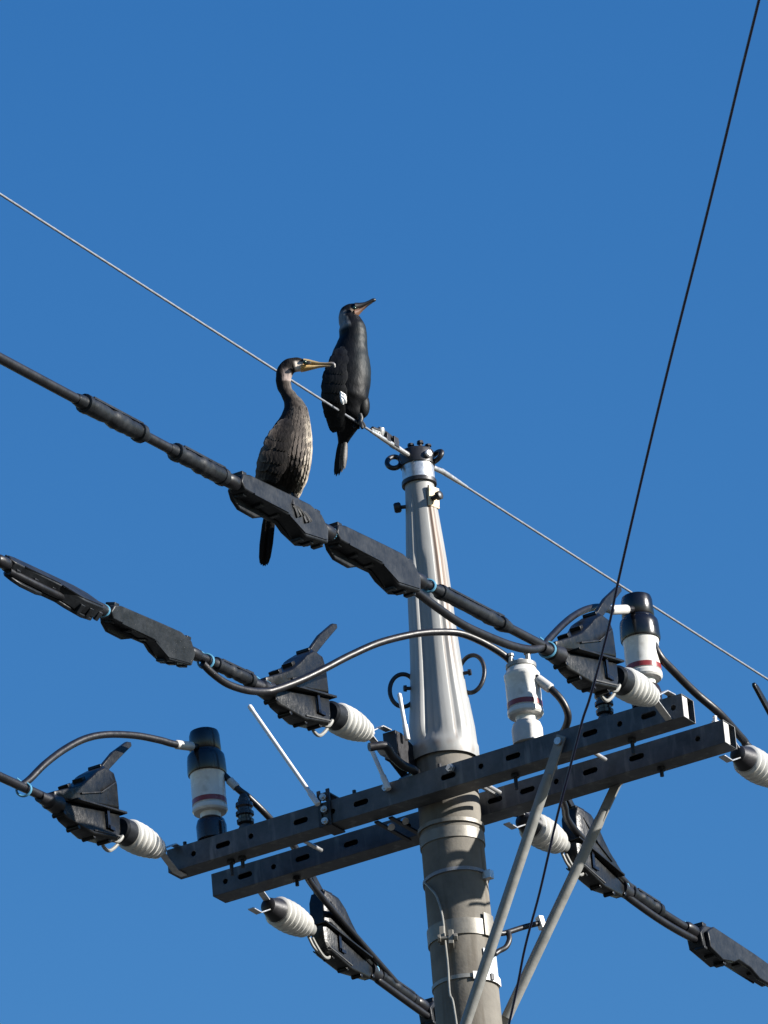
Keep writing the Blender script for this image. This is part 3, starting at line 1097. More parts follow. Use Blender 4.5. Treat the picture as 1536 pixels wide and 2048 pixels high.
pin0 = make_pin()
for k, (a, lab) in enumerate(((-.636, 'small dark ribbed pin insulator beside the left black-hooded arrester'), (.622, 'small dark ribbed pin insulator under the right-hand front hood'))):
    o = pin0 if k == 0 else dup(pin0)
    place(o, P(a, FL, ARM_Z + 0.0375), LX, -AX, lab)

# ------------------------------------------------------------------ jumper cables
GJ = 'black jumper cables between the conductors'


def jumper(pts, r, lab, white=(), ends=()):
    t = thing('jumper_cable', lab, 'cable', pts[0], GJ)
    b = MB()
    b.tube(spline(pts, 8), r, 12)
    b.build('cable', m_rubber, t)
    for p, q, rr in white:
        b = MB()
        d = (V(q) - V(p))
        ln = d.length
        b.lathe([(0, rr * 0.8), (ln * 0.06, rr), (ln * 0.94, rr), (ln, rr * 0.8)], p, d, 14)
        b.build('end_sleeve', m_sleeve, t)
    return t


z0 = ARM_Z + 0.0375
# left arch
p = [(42, 1572, -.87), (60, 1558, -.865), (90, 1528, -.855), (130, 1498, -.845), (172, 1477, -.83), (215, 1469, -.815), (270, 1471, -.80), (318, 1480, -.785), (352, 1489, -.775)]
pts = [onA(*q) for q in p]
hd = ARR['l'] + ZX * 0.31
pts.append(hd)
jumper(pts, 0.0112, 'black cable arching over the far left hood to the left arrester', [(pts[-2], pts[-2].lerp(hd, 0.55), .0145)])
# middle arch
p = [(405, 1327, -.08), (425, 1347, -.075), (455, 1368, -.07), (495, 1381, -.06), (530, 1383, -.05), (552, 1379, -.035), (600, 1361, 0), (650, 1337, .04), (700, 1311, .08), (760, 1285, .13), (830, 1268, .19), (885, 1264, .235), (925, 1268, .265),
     (970, 1287, .30), (1010, 1312, .325), (1040, 1340, .345)]
pts = [onA(*q) for q in p]
pts.append(ARR['m'] + ZX * 0.275 + AX * 0.01)
jumper(pts, 0.0112, 'long black cable curving in front of the steel cone to the unhooded arrester', [(pts[-2], pts[-1], .0155)])
# right arch
p = [(812, 1168, .85), (850, 1197, .85), (880, 1219, .85), (910, 1240, .85), (940, 1257, .85), (985, 1277, .85), (1025, 1292, .85), (1062, 1299, .85), (1090, 1292, .85)]
pts = [onA(*q) for q in p]
jumper(pts, 0.0125, 'short black cable sagging beneath the upper conductor right of the steel cone')
p = [(1086, 1292, .85), (1100, 1276, .845), (1125, 1250, .835), (1150, 1230, .82), (1175, 1218, .81), (1200, 1214, .80), (1222, 1220, .79)]
pts = [onA(*q) for q in p]
hd = ARR['r'] + ZX * 0.325
pts.append(hd)
jumper(pts, 0.0105, 'black cable rising over the right-hand front hood to the glossy black arrester', [(pts[-2], pts[-2].lerp(hd, 0.6), .0145)])
# from the arresters back to the rear conductors
hd = ARR['l'] + ZX * 0.235
pts = [hd + AX * 0.03 - LX * 0.02, onL(458, 1560, .10), onL(478, 1580, .09), onL(500, 1597, .06), onL(540, 1637, -.02), onL(585, 1690, -.20), onL(612, 1740, -.34), onL(636, 1785, -.44), wire_at_L(3, -.62)]
jumper(pts, 0.0105, 'black cable from the left arrester down behind both crossarms', [(pts[1], pts[1].lerp(pts[2], .8), .013)])
hd = ARR['r'] + ZX * 0.235
pts = [hd + AX * 0.03, onL(1318, 1310, .12), onL(1345, 1340, .06), onL(1390, 1385, -.05), onL(1440, 1428, -.15), onL(1485, 1478, -.30), onL(1520, 1515, -.40), wire_at_L(5, -.62)]
jumper(pts, 0.0125, 'black cable from the right arrester slanting down past the end of the farther crossarm')
hd = ARR['m'] + ZX * 0.262
pts = [hd, onL(1075, 1358, .13), onL(1102, 1378, .12), onL(1124, 1402, .10), onL(1136, 1430, .075), onL(1131, 1455, .05), onL(1116, 1480, 0.0), onL(1108, 1520, -.10), onL(1112, 1560, -.22), onL(1128, 1610, -.36), onL(1150, 1660, -.5), wire_at_L(4, -.70)]
jumper(pts, 0.0112, 'black cable looping down from the unhooded arrester behind the crossarms', [(pts[1], pts[2], .0155)])
# thick tube of the middle phase passing the pole
pts = [P(-.085, .31, 10.70), onL(770, 1492, .27), onL(785, 1512, .24), onL(805, 1530, .20), onL(832, 1546, .15), P(-.13, .05, 10.672), P(-.135, -.12, 10.66), P(-.05, -.26, 10.64), P(.07, -.42, 10.65), wire_at_L(4, -.62)]
jumper(pts, 0.0135, 'thick black cable dipping past the left side of the pole above the crossarms')

def strand_along(wi, L0, L1, drop, a_off, r, lab):
    n = 9
    pts = []
    for k in range(n + 1):
        f = k / n
        pts.append(wire_at_L(wi, L0 + (L1 - L0) * f) + ZX * (-0.018 - drop * math.sin(math.pi * f)) + AX * (a_off * math.sin(math.pi * f)))
    jumper(pts, r, lab)


strand_along(4, -.83, -1.36, 0.018, 0.006, 0.0118, 'second black cable strapped along the lower right conductor between blue ties')
strand_along(3, -.80, -1.60, 0.012, 0.006, 0.0118, 'second black cable strapped along the conductor near the pole foot')
strand_along(1, 2.30, 1.95, 0.010, 0.010, 0.0105, 'short black cable tucked under the left cover of the middle conductor')

# ------------------------------------------------------------------ white rods (bird deterrents)
for p0, p1, r, lab in ((onL(503, 1418, .205), onL(630, 1600, .205), .0068, 'longest thin white rod, leaning left from the nearer crossarm'),
                       (onL(742, 1497, .19), onL(773, 1568, .19), .0068, 'shorter thin white rod partly behind the insulator left of the pole'),
                       (onL(800, 1396, .15), onL(813, 1468, .15), .0062, 'shortest thin white rod, nearly upright beside the steel cone')):
    t = thing('deterrent_rod', lab, 'rod', p1, 'thin white rods above the nearer crossarm')
    b = MB()
    b.tube([p0, p0.lerp(p1, 0.5), p1], r, 12)
    b.build('rod', m_rod, t)
    d = (p0 - p1).normalized()
    b = MB()
    b.lathe([(-0.02, r * 1.1), (-0.018, r * 1.35), (0.03, r * 1.35), (0.034, r * 1.05)], p1, d, 12)
    b.build('socket', m_rod, t)
    b = MB()
    b.lathe([(-0.006, r * 1.05), (-0.004, r * 1.15), (0.012, r * 1.1), (0.016, r * 0.6)], p0, d, 12)
    b.build('tip', m_rod, t)

# ------------------------------------------------------------------ ground wire at the pole top and the drop wire
for lab, s0, sg, sl, kq, al in (('pale stranded ground wire from the pole top to the upper left, carrying the black bird', P(-0.004, .10, 11.738), 1, -.002, .0004, 0.0),
                                ('pale stranded ground wire from the pole top down to the right edge', onA(880, 940, 0.0), -1, .012, .0006, -.012)):
    t = thing('ground_wire', lab, 'overhead wire', s0, 'pale stranded wires at the pole top')

    def gp(d): return s0 + LX * (sg * d) + ZX * (sl * d + kq * d * d) + AX * (al * d)
    ds = [0.015 * k for k in range(260)] + [4 + k for k in range(0, 30)]
    b = MB()
    b.tube([gp(d) for d in ds], 0.0036, 14, lobes=7, lay=0.35, amp=0.16)
    b.build('strand', m_strand, t)
    # dead-end grip and clamp
    b = MB()
    b.tube([gp(d) for d in (0.0, 0.05, 0.10, 0.17)], [0.009, 0.0085, 0.0075, 0.005], 12)
    b.tube([gp(0.02), gp(0) * 0.45 + V((0, 0, 11.733)) * 0.55], 0.0085, 10)
    b.build('grip', m_bolt, t)
    if sg > 0:
        b = MB()
        b.tube([gp(0.005) + ZX * 0.02, gp(0.08) + ZX * 0.028, gp(0.16) + ZX * 0.014], 0.006, 8)
        b.box(gp(0.03) + ZX * 0.012, LX * 0.014, AX * 0.010, ZX * 0.016)
        b.box(gp(0.075) + ZX * 0.012, LX * 0.010, AX * 0.009, ZX * 0.013)
        b.build('clamp', m_dark, t, bevel=0.001)
        b = MB()
        c = onA(761, 862, -0.004)
        b.lathe([(-0.014, .006), (-0.012, .0125), (0.004, .0135), (0.012, .009)], c, (0.3, -0.4, 0.8), 12)
        b.tube([c - ZX * 0.008, gp(0.17) + ZX * 0.006], 0.005, 8)
        b.build('wire_end', m_bolt, t)

# black drop wire passing nearer to the viewer, rising overhead
t_pts = [(1518, 0), (1481, 150), (1444, 305), (1400, 484), (1340, 722), (1290, 930), (1237, 1160), (1217, 1255), (1182, 1388), (1165, 1440), (1144, 1520), (1115, 1630), (1080, 1782), (1050, 1895), (1018, 2048)]
pts = []
y_near, y_far = -6.5, -1.6
for px, py in t_pts:
    f = py / 2048
    # vertical plane running away from the viewer, slightly to the left
    n = V((math.cos(R(3.3)), math.sin(R(3.3)), 0))
    pts.append((px, py, f))
w3 = []
for px, py, f in pts:
    w3.append(onY(px, py, y_near + (y_far - y_near) * f))
d0 = (w3[0] - w3[2]).normalized()
d1 = (w3[-1] - w3[-3]).normalized()
w3 = [w3[0] + d0 * k for k in (12, 6, 3, 1.2, .5)] + w3 + [w3[-1] + d1 * 1.5, w3[-1] + d1 * 6]
t = thing('drop_wire', 'single thin black wire crossing in front of everything from the top right to the bottom', 'overhead wire', w3[-1])
b = MB()
b.tube(spline(w3, 6), 0.0036, 10)
b.build('cable', m_wire, t)


# ------------------------------------------------------------------ cormorants
class Bird:
    """built in the vertical plane y = y0, outline taken across (u right, v up) with real depth along y"""

    def __init__(s, y0, zo, ox, oy, sc):
        s.y0, s.sc, s.ox, s.oy = y0, sc, ox, oy
        c = (onY(700, 900, y0) - CAM).length
        s.m = c / FPX          # metres per photo pixel

    def pt(s, zx, zy, dy=0.0):
        return onY(s.ox + zx / s.sc, s.oy + zy / s.sc, s.y0 + dy)

    def onface(s, zx, zy, a=.877): return onA(s.ox + zx / s.sc, s.oy + zy / s.sc, a)

    def loft(s, rows, depth, n=28, sub=4, colf=None, ydir=None, jitter=0):
        """rows: (zx, zy, halfwidth px zoom, depth ratio[, dy])"""
        C3 = [s.pt(r[0], r[1], r[4] if len(r) > 4 else 0) for r in rows]
        path = spline(C3, sub)
        hw = [max(x, 0.2) for x in [p.x for p in spline([V((r[2], 0, 0)) for r in rows], sub)]]
        dr = lerp_list([r[3] for r in rows], sub)
        yd = V((0, 1, 0))
        vs, cs, fs = [], [], []
        N = len(path)
        prevn = None
        for i, c in enumerate(path):
            t = (path[min(i + 1, N - 1)] - path[max(i - 1, 0)]).normalized()
            nn = yd.cross(t).normalized()
            if prevn is not None and nn.dot(prevn) < 0: nn = -nn
            prevn = nn
            im = math.sqrt(nn.x ** 2 + (nn.z * math.cos(ELEV)) ** 2)
            w = hw[i] / s.sc * s.m / im
            dp = hw[i] / s.sc * s.m * dr[i] * depth
            for k in range(n):
                ph = 2 * math.pi * k / n
                p = c + nn * (w * math.cos(ph)) - yd * (dp * math.sin(ph))
                if jitter:
                    p += (p - c).normalized() * jitter * NZ.noise(p * 60)
                vs.append(p)
                if colf: cs.append(colf(i / (N - 1), ph, p))
        for i in range(N - 1):
            for k in range(n):
                a, b = i * n + k, i * n + (k + 1) % n
                fs.append((a, b, b + n, a + n))
        fs.append(tuple(range(n)))
        fs.append(tuple(range((N - 1) * n, N * n)))
        mb = MB()
        mb.add(vs, fs, cs if colf else None)
        s.path, s.vs, s.n, s.N = path, vs, n, N
        return mb


def feather_sheet(mb, base, tipv, side, normal, wid, c_in, c_edge, lift=1.0):
    """one pointed, slightly cupped feather"""
    L_ = V(tipv)
    sd_ = V(side).normalized()
    nn = V(normal).normalized()
    prof = [(0, .35), (.3, .9), (.65, 1.0), (.88, .7), (1.0, .12)]
    vs, cs = [], []
    for f, w in prof:
        c = V(base) + L_ * f + nn * (0.004 * math.sin(math.pi * f) + 0.003) * lift
        for k, kk in ((-1, 0), (0, 1), (1, 0)):
            vs.append(c + sd_ * (wid * w * k) + nn * (0.002 * kk * lift))
            cs.append(c_edge if k or f > 0.9 else c_in)
    fs = []
    for i in range(len(prof) - 1):
        for k in range(2):
            fs.append((i * 3 + k, i * 3 + k + 1, i * 3 + k + 4, i * 3 + k + 3))
    mb.add(vs, fs, cs)


def foot(parent, hip, ankle, toes, m):
    b = MB()
    b.tube(spline([hip, hip.lerp(ankle, .5) + V((0.004, 0, 0)), ankle], 3), 0.0075, 10)
    b.build('leg', m, parent)
    b = MB()
    for t in toes:
        mid = ankle.lerp(t, .5) + ZX * 0.008
        b.tube(spline([ankle, mid, t], 3), [0.0065] * 3 + [0.0055] * 3 + [0.004], 8)
    for i in range(len(toes) - 1):
        a_, b_ = toes[i], toes[i + 1]
        m_ = a_.lerp(b_, .5).lerp(ankle, .22)
        for dz in (0.0015, -0.0015):
            pass
        mb_v = [ankle + ZX * .003, a_ + ZX * .003, m_ + ZX * .003, b_ + ZX * .003, ankle - ZX * .001, a_ - ZX * .001, m_ - ZX * .001, b_ - ZX * .001]
        b.add(mb_v, [(0, 1, 2), (0, 2, 3), (4, 6, 5), (4, 7, 6), (0, 4, 5, 1), (1, 5, 6, 2), (2, 6, 7, 3), (3, 7, 4, 0)])
    b.build('foot', m, parent)


# --- brown young cormorant on the slate cover
cov_top = wire_at_L(0, 2.36) + ZX * 0.042
B1 = Bird(cov_top.y + 0.03, 0, 440, 680, 4.265)
bird1 = thing('cormorant', 'brown mottled cormorant with pale breast and yellow face standing on the upper conductor', 'bird', cov_top, 'cormorants perched on the wires')


def mix(a, b, t):
    t = min(max(t, 0), 1)
    return tuple(a[i] + (b[i] - a[i]) * t for i in range(3))


def sstep(a, b, x):
    t = min(max((x - a) / (b - a), 0), 1)
    return t * t * (3 - 2 * t)


rows1 = [(425, 1500, 42, .8, .13), (448, 1440, 80, .8, .115), (478, 1385, 118, .8, .10), (502, 1330, 150, .8, .085), (524, 1265, 172, .85, .06), (538, 1200, 189, .9, .035), (557, 1110, 206, 1, .01), (570, 1010, 214, 1), (590, 905, 203, 1), (610, 815, 180, 1), (625, 755, 160, 1),
         (637, 700, 137, 1), (643, 650, 119, 1), (640, 600, 104, 1), (626, 548, 84, 1), (598, 492, 63, 1), (568, 446, 57, 1), (549, 400, 60, 1), (541, 350, 65, 1), (545, 300, 69, .95), (562, 256, 70, .9), (598, 222, 66, .85), (640, 213, 63, .8), (682, 214, 57, .75), (715, 217, 50, .7), (742, 219, 36, .65)]


def col1(f, ph, p):
    r_ = math.cos(ph)           # +1 right/front/crown side (order fixed below)
    cam_ = math.sin(ph)
    n = NZ.noise(p * 70)
    n2 = NZ.noise(V((p.x * 180, p.y * 180, p.z * 60)))
    dark = (0.016, 0.013, 0.012)
    return dark, r_, cam_, n, n2


def make_col1(sign):
    def f_(f, ph, p):
        r_ = math.cos(ph) * sign
        cam_ = math.sin(ph)
        n = NZ.noise(p * 55)
        n2 = NZ.noise(V((p.x * 150, p.y * 150, p.z * 55)))
        z_img = p.z
        dark = (0.006, 0.005, 0.005)
        brown = (0.042, 0.034, 0.029)
        pale = (0.34, 0.29, 0.23)
        grey = (0.074, 0.064, 0.056)
        if f > 0.70:      # head and upper neck (dark crown/nape, pale throat)
            # f 0.70-0.80 neck; >0.8 head
            c = dark
            th = sstep(-0.35, 0.12, r_ + 0.15 * n) if f < 0.82 else 0
            c = mix(dark, (0.26, 0.21, 0.19), th * sstep(0.655, 0.70, f) * (1 - sstep(0.775, 0.815, f)))
            if f >= 0.80:
                # cheek patch: lower half of the head, pale
                lo = sstep(0.05, 0.45, r_ * 0.9 + 0.15) if False else 0
                ck = sstep(-0.45, -0.15, r_) * sstep(0.865, 0.89, f)
                c = mix(c, (0.5, 0.44, 0.38), ck * 0.95)
                yl = sstep(0.945, 0.965, f) * sstep(-0.75, -0.3, r_)
                c = mix(c, (0.62, 0.36, 0.09), yl)
            return mix(c, dark, 0.25 * (n + 0.4))
        # body
        c = mix(dark, brown, sstep(-0.55, 0.25, r_ + 0.15 * n))
        c = mix(c, grey, sstep(0.25, 0.7, r_ + 0.25 * n))
        bl = sstep(0.62, 0.9, r_ + 0.3 * n2) * (1 - sstep(0.44, 0.54, f))
        c = mix(c, pale, bl)
        # darker thigh / belly flank
        fl = (1 - sstep(0.17, 0.30, f)) * (1 - sstep(0.45, 0.85, r_ + 0.2 * n2))
        c = mix(c, (0.010, 0.009, 0.009), fl * 0.9)
        mott = 0.5 + 0.5 * n2
        c = mix(c, (0.014, 0.012, 0.011), 0.75 * sstep(0.5, 0.75, mott))
        return c
    return f_


# determine sign so that cos(ph)=+1 is the breast side
tt = (B1.pt(540, 1200) - B1.pt(557, 1110))
sgn1 = 1 if V((0, 1, 0)).cross((B1.pt(557, 1110) - B1.pt(540, 1200))).x > 0 else -1
mb = B1.loft(rows1, 0.86, 36, 4, make_col1(sgn1), jitter=0.0022)
body1 = mb.build('body', m_feath, bird1, sub=1)
# near wing
rowsw = [(560, 668, 14, .35, -.085), (553, 720, 46, .32, -.105), (530, 790, 76, .28, -.122), (503, 880, 96, .25, -.132), (478, 970, 98, .24, -.134), (454, 1060, 86, .24, -.128), (430, 1150, 72, .26, -.105), (408, 1240, 52, .3, -.055), (394, 1330, 36, .35, .01), (386, 1420, 20, .4, .05), (382, 1470, 6, .5, .07)]


def colw(f, ph, p):
    r_ = math.cos(ph) * sgn1
    n = NZ.noise(p * 60)
    c = mix((0.006, 0.005, 0.005), (0.035, 0.028, 0.024), sstep(-0.2, 0.7, r_ + 0.35 * n) * (1 - sstep(0.55, 0.8, f)))  # brown plumage, with the lit leading edge painted lighter
    return c


mb = B1.loft(rowsw, 1.0, 20, 3, colw)
rng = random.Random(3)
for ri in range(11):
    f = 0.05 + ri * 0.072
    cnt = 3 + int(5 * math.sin(math.pi * min(f + 0.12, 0.9)))
    i = int(f * (B1.N - 1))
    for k in range(cnt):
        ph = math.pi * (0.10 + 0.8 * (k + 0.5 * (ri % 2)) / cnt)
        # point on the ring facing the camera
        kk = ph / (2 * math.pi) * B1.n
        p = B1.vs[i * B1.n + int(kk) % B1.n]
        cx = B1.path[i]
        nr = (p - cx)
        nr = V((nr.x * 0.4, -0.05, 0.01)).normalized()
        tang = (B1.path[max(i - 1, 0)] - B1.path[min(i + 1, B1.N - 1)]).normalized() * -1
        ln = 0.050 + 0.03 * f
        sh = math.cos(ph) * sgn1
        ed = mix((0.010, 0.008, 0.007), (0.11, 0.093, 0.078), sstep(-0.1, 0.9, sh))  # grey-brown feather edges, brightened as painted highlights toward the leading edge
        feather_sheet(mb, p, (tang + V((0, 0, -0.05))).normalized() * ln, tang.cross(nr), nr, 0.013 + 0.003 * rng.random(), mix((0.005, 0.004, 0.004), (0.034, 0.027, 0.023), sstep(-0.1, 0.9, sh)), ed)
mb.build('wing', m_feath, bird1, ang=60)
mb = MB()
B1.loft(rows1, 0.86, 36, 4)
for q_ in range(420):
    f = rng.uniform(0.17, 0.53)
    ph = rng.uniform(0.12, 0.60) * math.pi
    i = int(f * (B1.N - 1))
    kk = int((ph if sgn1 > 0 else math.pi - ph) / (2 * math.pi) * B1.n) % B1.n
    p = B1.vs[i * B1.n + kk]
    nr = (p - B1.path[i]).normalized()
    dn = (B1.path[max(i - 1, 0)] - B1.path[min(i + 1, B1.N - 1)]).normalized()
    pl = sstep(0.5, 0.95, math.cos(ph) + rng.uniform(-.18, .18)) * (1 - sstep(0.42, 0.53, f))
    base = mix((0.062, 0.052, 0.046), (0.27, 0.24, 0.20), pl)
    if f < 0.28 and math.cos(ph) < 0.6: base = mix(base, (0.014, 0.012, 0.012), 0.8)
    k_ = rng.uniform(0.88, 1.14)
    feather_sheet(mb, p + nr * 0.0012, dn * rng.uniform(0.016, 0.026), dn.cross(nr), nr, rng.uniform(0.003, 0.0055), tuple(c * k_ * 0.93 for c in base), tuple(c * k_ * 1.05 for c in base), 0.16)
o = mb.build('breast_feathers', m_feath, bird1, ang=60)
o['kind'] = 'stuff'
# far wing: lies along the back on the other side
rowsw2 = [(600, 680, 20, .4, .08), (520, 800, 70, .28, .115), (470, 930, 88, .25, .125), (440, 1060, 80, .25, .12), (415, 1200, 55, .3, .10), (395, 1340, 30, .4, .07), (385, 1450, 8, .5, .05)]
mb = B1.loft(rowsw2, 1.0, 16, 3, lambda f, ph, p: mix((0.006, 0.005, 0.005), (0.018, 0.015, 0.014), 0.5 + 0.5 * NZ.noise(p * 60)))
mb.build('wing', m_feath, bird1, ang=60)
# tail of separate stiff feathers
mb = MB()
tb = B1.pt(430, 1440, .09)
for k in range(9):
    u = (k - 4) / 4
    tip = B1.pt(377 + 34 * u, 1930 - 18 * abs(u) + 10 * (k % 2), .15 + 0.02 * math.cos(u * 1.5))
    b0 = tb + V((0.011 * u, 0, 0))
    mb_side = V((1, 0.25 * u, 0))
    feather_sheet(mb, b0, tip - b0, mb_side, V((0.1 * u, -1, 0.1)), 0.0075, (0.005, 0.004, 0.004), (0.010, 0.008, 0.008))
mb.build('tail', m_feath, bird1, ang=70)
# bill


def bill(B, parent, top, bot, colu, coll, w, dy=0.0):
    """upper and lower mandibles from lists of (zx, zy_top, zy_bottom)"""
    for nm, rows, cf in (('upper_mandible', top, colu), ('lower_mandible', bot, coll)):
        b = MB()
        vs, cs, fs = [], [], []
        n = 12
        for i, (x0, y0, x1, y1, wd) in enumerate(rows):
            a = B.pt(x0, y0, dy)
            c = B.pt(x1, y1, dy)
            mid = a.lerp(c, .5)
            hv = (a - c) / 2
            for k in range(n):
                ph = 2 * math.pi * k / n
                vs.append(mid + hv * math.cos(ph) + V((0, wd * math.sin(ph), 0)))
                cs.append(cf(i / (len(rows) - 1), math.cos(ph)))
        for i in range(len(rows) - 1):
            for k in range(n):
                q_, r_ = i * n + k, i * n + (k + 1) % n
                fs.append((q_, r_, r_ + n, q_ + n))
        fs.append(tuple(range(n)))
        fs.append(tuple(range(len(vs) - n, len(vs))))
        b.add(vs, fs, cs)
        b.build(nm, m_bill, parent, ang=60)


bill(B1, bird1,
     [(715, 166, 715, 218, .018), (760, 170, 757, 214, .013), (800, 180, 797, 214, .0095), (850, 192, 847, 216, .0075), (905, 194, 905, 216, .0065), (950, 188, 948, 216, .006), (972, 190, 966, 222, .005), (985, 205, 972, 226, .004), (986, 226, 978, 234, .002)],
     [(700, 216, 690, 268, .018), (740, 216, 735, 262, .013), (790, 217, 788, 250, .009), (845, 218, 843, 236, .007), (900, 218, 899, 229, .005), (945, 218, 944, 224, .003)],
     lambda f, c: mix(mix((0.26, 0.19, 0.09), (0.09, 0.085, 0.09), sstep(0.3, 0.75, f)), (0.42, 0.39, 0.36), sstep(0.82, 0.95, f)),
     lambda f, c: mix((0.40, 0.25, 0.07), (0.34, 0.28, 0.20), f), 1)
# eyes
for sy in (-1, 1):
    b = MB()
    b.ball(B1.pt(722, 188, sy * 0.0255), 0.0062, 12, 8)
    b.build('eye', m_eye, bird1)
# dark lores
b = MB()
for sy in (-1, 1):
    b.ball(B1.pt(745, 196, sy * 0.018), 0.007, 10, 6, (1.6, 0.5, 0.9))
b.build('lore', m_foot, bird1)
# legs
ank = V((cov_top.x - 0.006, cov_top.y, cov_top.z + 0.006))
foot(bird1, B1.pt(585, 1330, -.02), B1.onface(618, 1415, .872), [B1.onface(664, 1512), B1.onface(694, 1506), B1.onface(716, 1494), B1.onface(596, 1396, .86)], m_foot)
foot(bird1, B1.pt(625, 1310, .04), B1.onface(672, 1455, .862), [B1.onface(735, 1560), B1.onface(764, 1556), B1.onface(780, 1548), B1.onface(650, 1436, .85)], m_foot)

# --- black adult on the ground wire
gw = onA(715, 848, -0.004)
B2 = Bird(gw.y, 0, 480, 560, 4.8)
bird2 = thing('cormorant', 'glossy black cormorant with white thigh spot and raised bill standing on the pale ground wire', 'bird', gw, 'cormorants perched on the wires')
rows2 = [(982, 1590, 38, .7, .07), (990, 1545, 52, .8, .06), (1000, 1490, 76, .85, .05), (1010, 1430, 102, .9, .035), (1022, 1370, 136, 1, .025), (1032, 1310, 160, 1, .015), (1036, 1240, 178, 1, .01), (1036, 1160, 194, 1), (1036, 1090, 203, 1), (1040, 1000, 213, 1), (1047, 900, 214, 1),
         (1055, 800, 199, 1), (1063, 710, 174, 1), (1078, 630, 150, 1), (1088, 560, 135, 1), (1084, 500, 134, 1), (1074, 455, 130, 1), (1060, 415, 112, 1), (1040, 375, 98, .95), (1032, 340, 86, .9), (1042, 308, 76, .85), (1064, 288, 66, .8), (1092, 276, 56, .75), (1118, 267, 46, .7), (1136, 260, 34, .65)]
sgn2 = 1 if V((0, 1, 0)).cross((B2.pt(1040, 1000) - B2.pt(1036, 1090))).x > 0 else -1


def col2(f, ph, p):
    r_ = math.cos(ph) * sgn2
    cam_ = math.sin(ph)
    n = NZ.noise(p * 60)
    n2 = NZ.noise(V((p.x * 170, p.y * 170, p.z * 60)))
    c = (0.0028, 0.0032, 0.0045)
    c = mix(c, (0.0085, 0.0125, 0.0150), sstep(0.1, 0.75, r_ + 0.35 * n) * sstep(0.33, 0.45, f) * (1 - sstep(0.62, 0.7, f)))  # blue-grey sheen of the breast painted into the colour
    # white filoplumes on the nape
    nape = sstep(0.62, 0.67, f) * (1 - sstep(0.78, 0.83, f)) * sstep(0.05, 0.45, -r_ + 0.3 * n2)
    c = mix(c, (0.22, 0.23, 0.245), nape * 0.7)
    # pale gular patch
    gul = sstep(0.845, 0.87, f) * sstep(-0.05, 0.3, r_) * (1 - sstep(0.985, 1.0, f))
    c = mix(c, (0.17, 0.125, 0.09), gul * 0.85)
    return c


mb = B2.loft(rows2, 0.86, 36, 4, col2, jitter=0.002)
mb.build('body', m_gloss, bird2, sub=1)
rows2w = [(985, 640, 18, .35, -.085), (965, 720, 56, .3, -.105), (945, 820, 82, .26, -.118), (925, 930, 92, .24, -.122), (915, 1040, 84, .24, -.118), (912, 1140, 68, .26, -.105), (918, 1240, 50, .3, -.09), (928, 1340, 32, .35, -.06), (938, 1430, 18, .4, -.035), (945, 1500, 5, .5, -.01)]
mb = B2.loft(rows2w, 1.0, 20, 3, lambda f, ph, p: mix((0.003, 0.003, 0.0036), (0.012, 0.013, 0.013), sstep(0.1, 0.7, math.cos(ph) * sgn2 + 0.4 * NZ.noise(p * 60)) * (1 - sstep(.5, .7, f))))
for ri in range(10):
    f = 0.06 + ri * 0.075
    cnt = 3 + int(5 * math.sin(math.pi * min(f + 0.12, 0.9)))
    i = int(f * (B2.N - 1))
    for k in range(cnt):
        ph = math.pi * (0.10 + 0.8 * (k + 0.5 * (ri % 2)) / cnt)
        p = B2.vs[i * B2.n + int(ph / (2 * math.pi) * B2.n) % B2.n]
        nr = (p - B2.path[i])
        nr = V((nr.x * 0.4, -0.05, 0.01)).normalized()
        tang = (B2.path[min(i + 1, B2.N - 1)] - B2.path[max(i - 1, 0)]).normalized()
        feather_sheet(mb, p, tang * (0.05 + 0.03 * f), tang.cross(nr), nr, 0.013 + 0.003 * rng.random(), (0.0032, 0.0032, 0.0038), (0.0075, 0.008, 0.0088))
mb.build('wing', m_gloss, bird2, ang=60)
rows2w2 = [(1140, 640, 20, .4, .07), (1170, 760, 60, .3, .10), (1178, 900, 70, .28, .105), (1160, 1040, 62, .28, .10), (1130, 1180, 50, .3, .085), (1070, 1330, 30, .35, .06), (1010, 1450, 8, .5, .05)]
mb = B2.loft(rows2w2, 1.0, 16, 3, lambda f, ph, p: (0.0035, 0.0038, 0.0045))
mb.build('wing', m_gloss, bird2, ang=60)
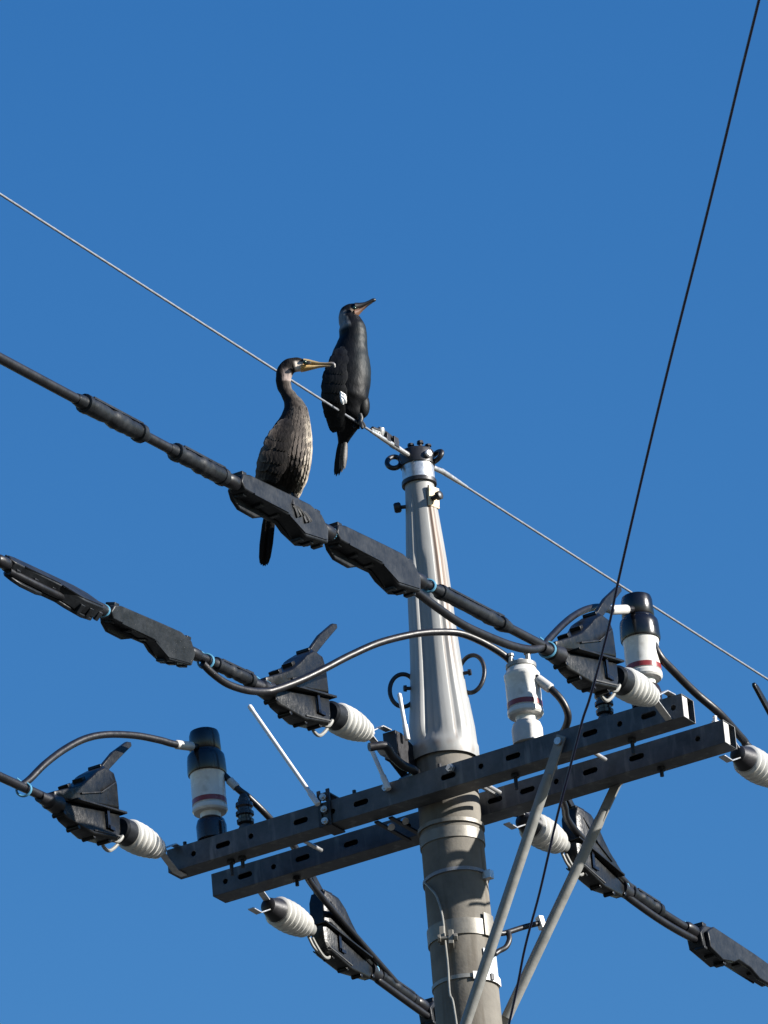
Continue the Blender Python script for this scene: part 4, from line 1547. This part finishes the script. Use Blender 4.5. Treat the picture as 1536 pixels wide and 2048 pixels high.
# white thigh patch
b = MB()
c = B2.pt(985, 1125, -0.128)
for k in range(7):
    feather_sheet(b, c + V((0.004 * (k % 3 - 1), -0.004 - 0.001 * k, 0.016 - 0.004 * k)), V((0.004, 0.004, -0.022)), (1, 0, 0), (0, -1, 0.1), 0.0055, (0.8, 0.8, 0.78), (0.8, 0.8, 0.78))
b.build('thigh_patch', m_feath, bird2)
mb = MB()
tb = B2.pt(983, 1530, .06)
for k in range(8):
    u = (k - 3.5) / 3.5
    tip = B2.pt(952 + 46 * u, 1862 - 40 * max(u, -0.2) + 14 * (k % 2), .10)
    b0 = tb + V((0.010 * u, -0.006 * u + 0.002 * (k % 2), 0))
    tip = tip + V((0, -0.008 * u, 0))
    feather_sheet(mb, b0, tip - b0, V((1, (0.55 + 0.2 * (k % 2)) if u > 0 else -0.3, 0)), V((0.35 + 0.25 * (k % 2), -1, 0.25)), 0.0075, *(((0.006, 0.006, 0.006), (0.010, 0.010, 0.010)) if u < 0.0 else ((0.24, 0.23, 0.22), (0.05, 0.05, 0.05))))  # right-hand feathers coloured pale to imitate sun glinting on the tail
mb.build('tail', m_feath, bird2, ang=70)
bill(B2, bird2,
     [(1100, 224, 1115, 300, .018), (1150, 222, 1160, 275, .012), (1195, 216, 1203, 250, .009), (1235, 198, 1245, 228, .007), (1268, 180, 1283, 212, .0065), (1288, 176, 1300, 203, .0055), (1302, 182, 1306, 198, .002)],
     [(1100, 290, 1106, 365, .017), (1140, 282, 1140, 335, .012), (1180, 262, 1180, 292, .008), (1230, 231, 1232, 246, .006), (1270, 211, 1273, 219, .003)],
     lambda f, c: mix((0.010, 0.009, 0.010), (0.005, 0.005, 0.006), f), lambda f, c: mix((0.16, 0.085, 0.055), (0.012, 0.010, 0.011), sstep(0.2, .8, f)), 1)
for sy in (-1, 1):
    b = MB()
    b.ball(B2.pt(1098, 268, sy * 0.024), 0.006, 12, 8)
    b.build('eye', m_eye, bird2)
foot(bird2, B2.pt(1150, 1290, -.02), B2.pt(1150, 1372, -.02), [B2.pt(1175, 1425, -.035), B2.pt(1200, 1412, -.01), B2.pt(1190, 1395, .02), B2.pt(1120, 1370, .02)], m_foot)
foot(bird2, B2.pt(1085, 1280, .05), B2.pt(1100, 1360, .03), [B2.pt(1100, 1420, 0), B2.pt(1140, 1425, .02), B2.pt(1150, 1410, .04), B2.pt(1075, 1355, .06)], m_foot)
# leg tuft (thigh)
b = MB()
b.ball(B2.pt(1172, 1195, 0.0), 0.03, 14, 10, (0.8, 0.8, 1.5))
b.c = [(0.0035, 0.0036, 0.004)] * len(b.v)
b.build('thigh', m_gloss, bird2)
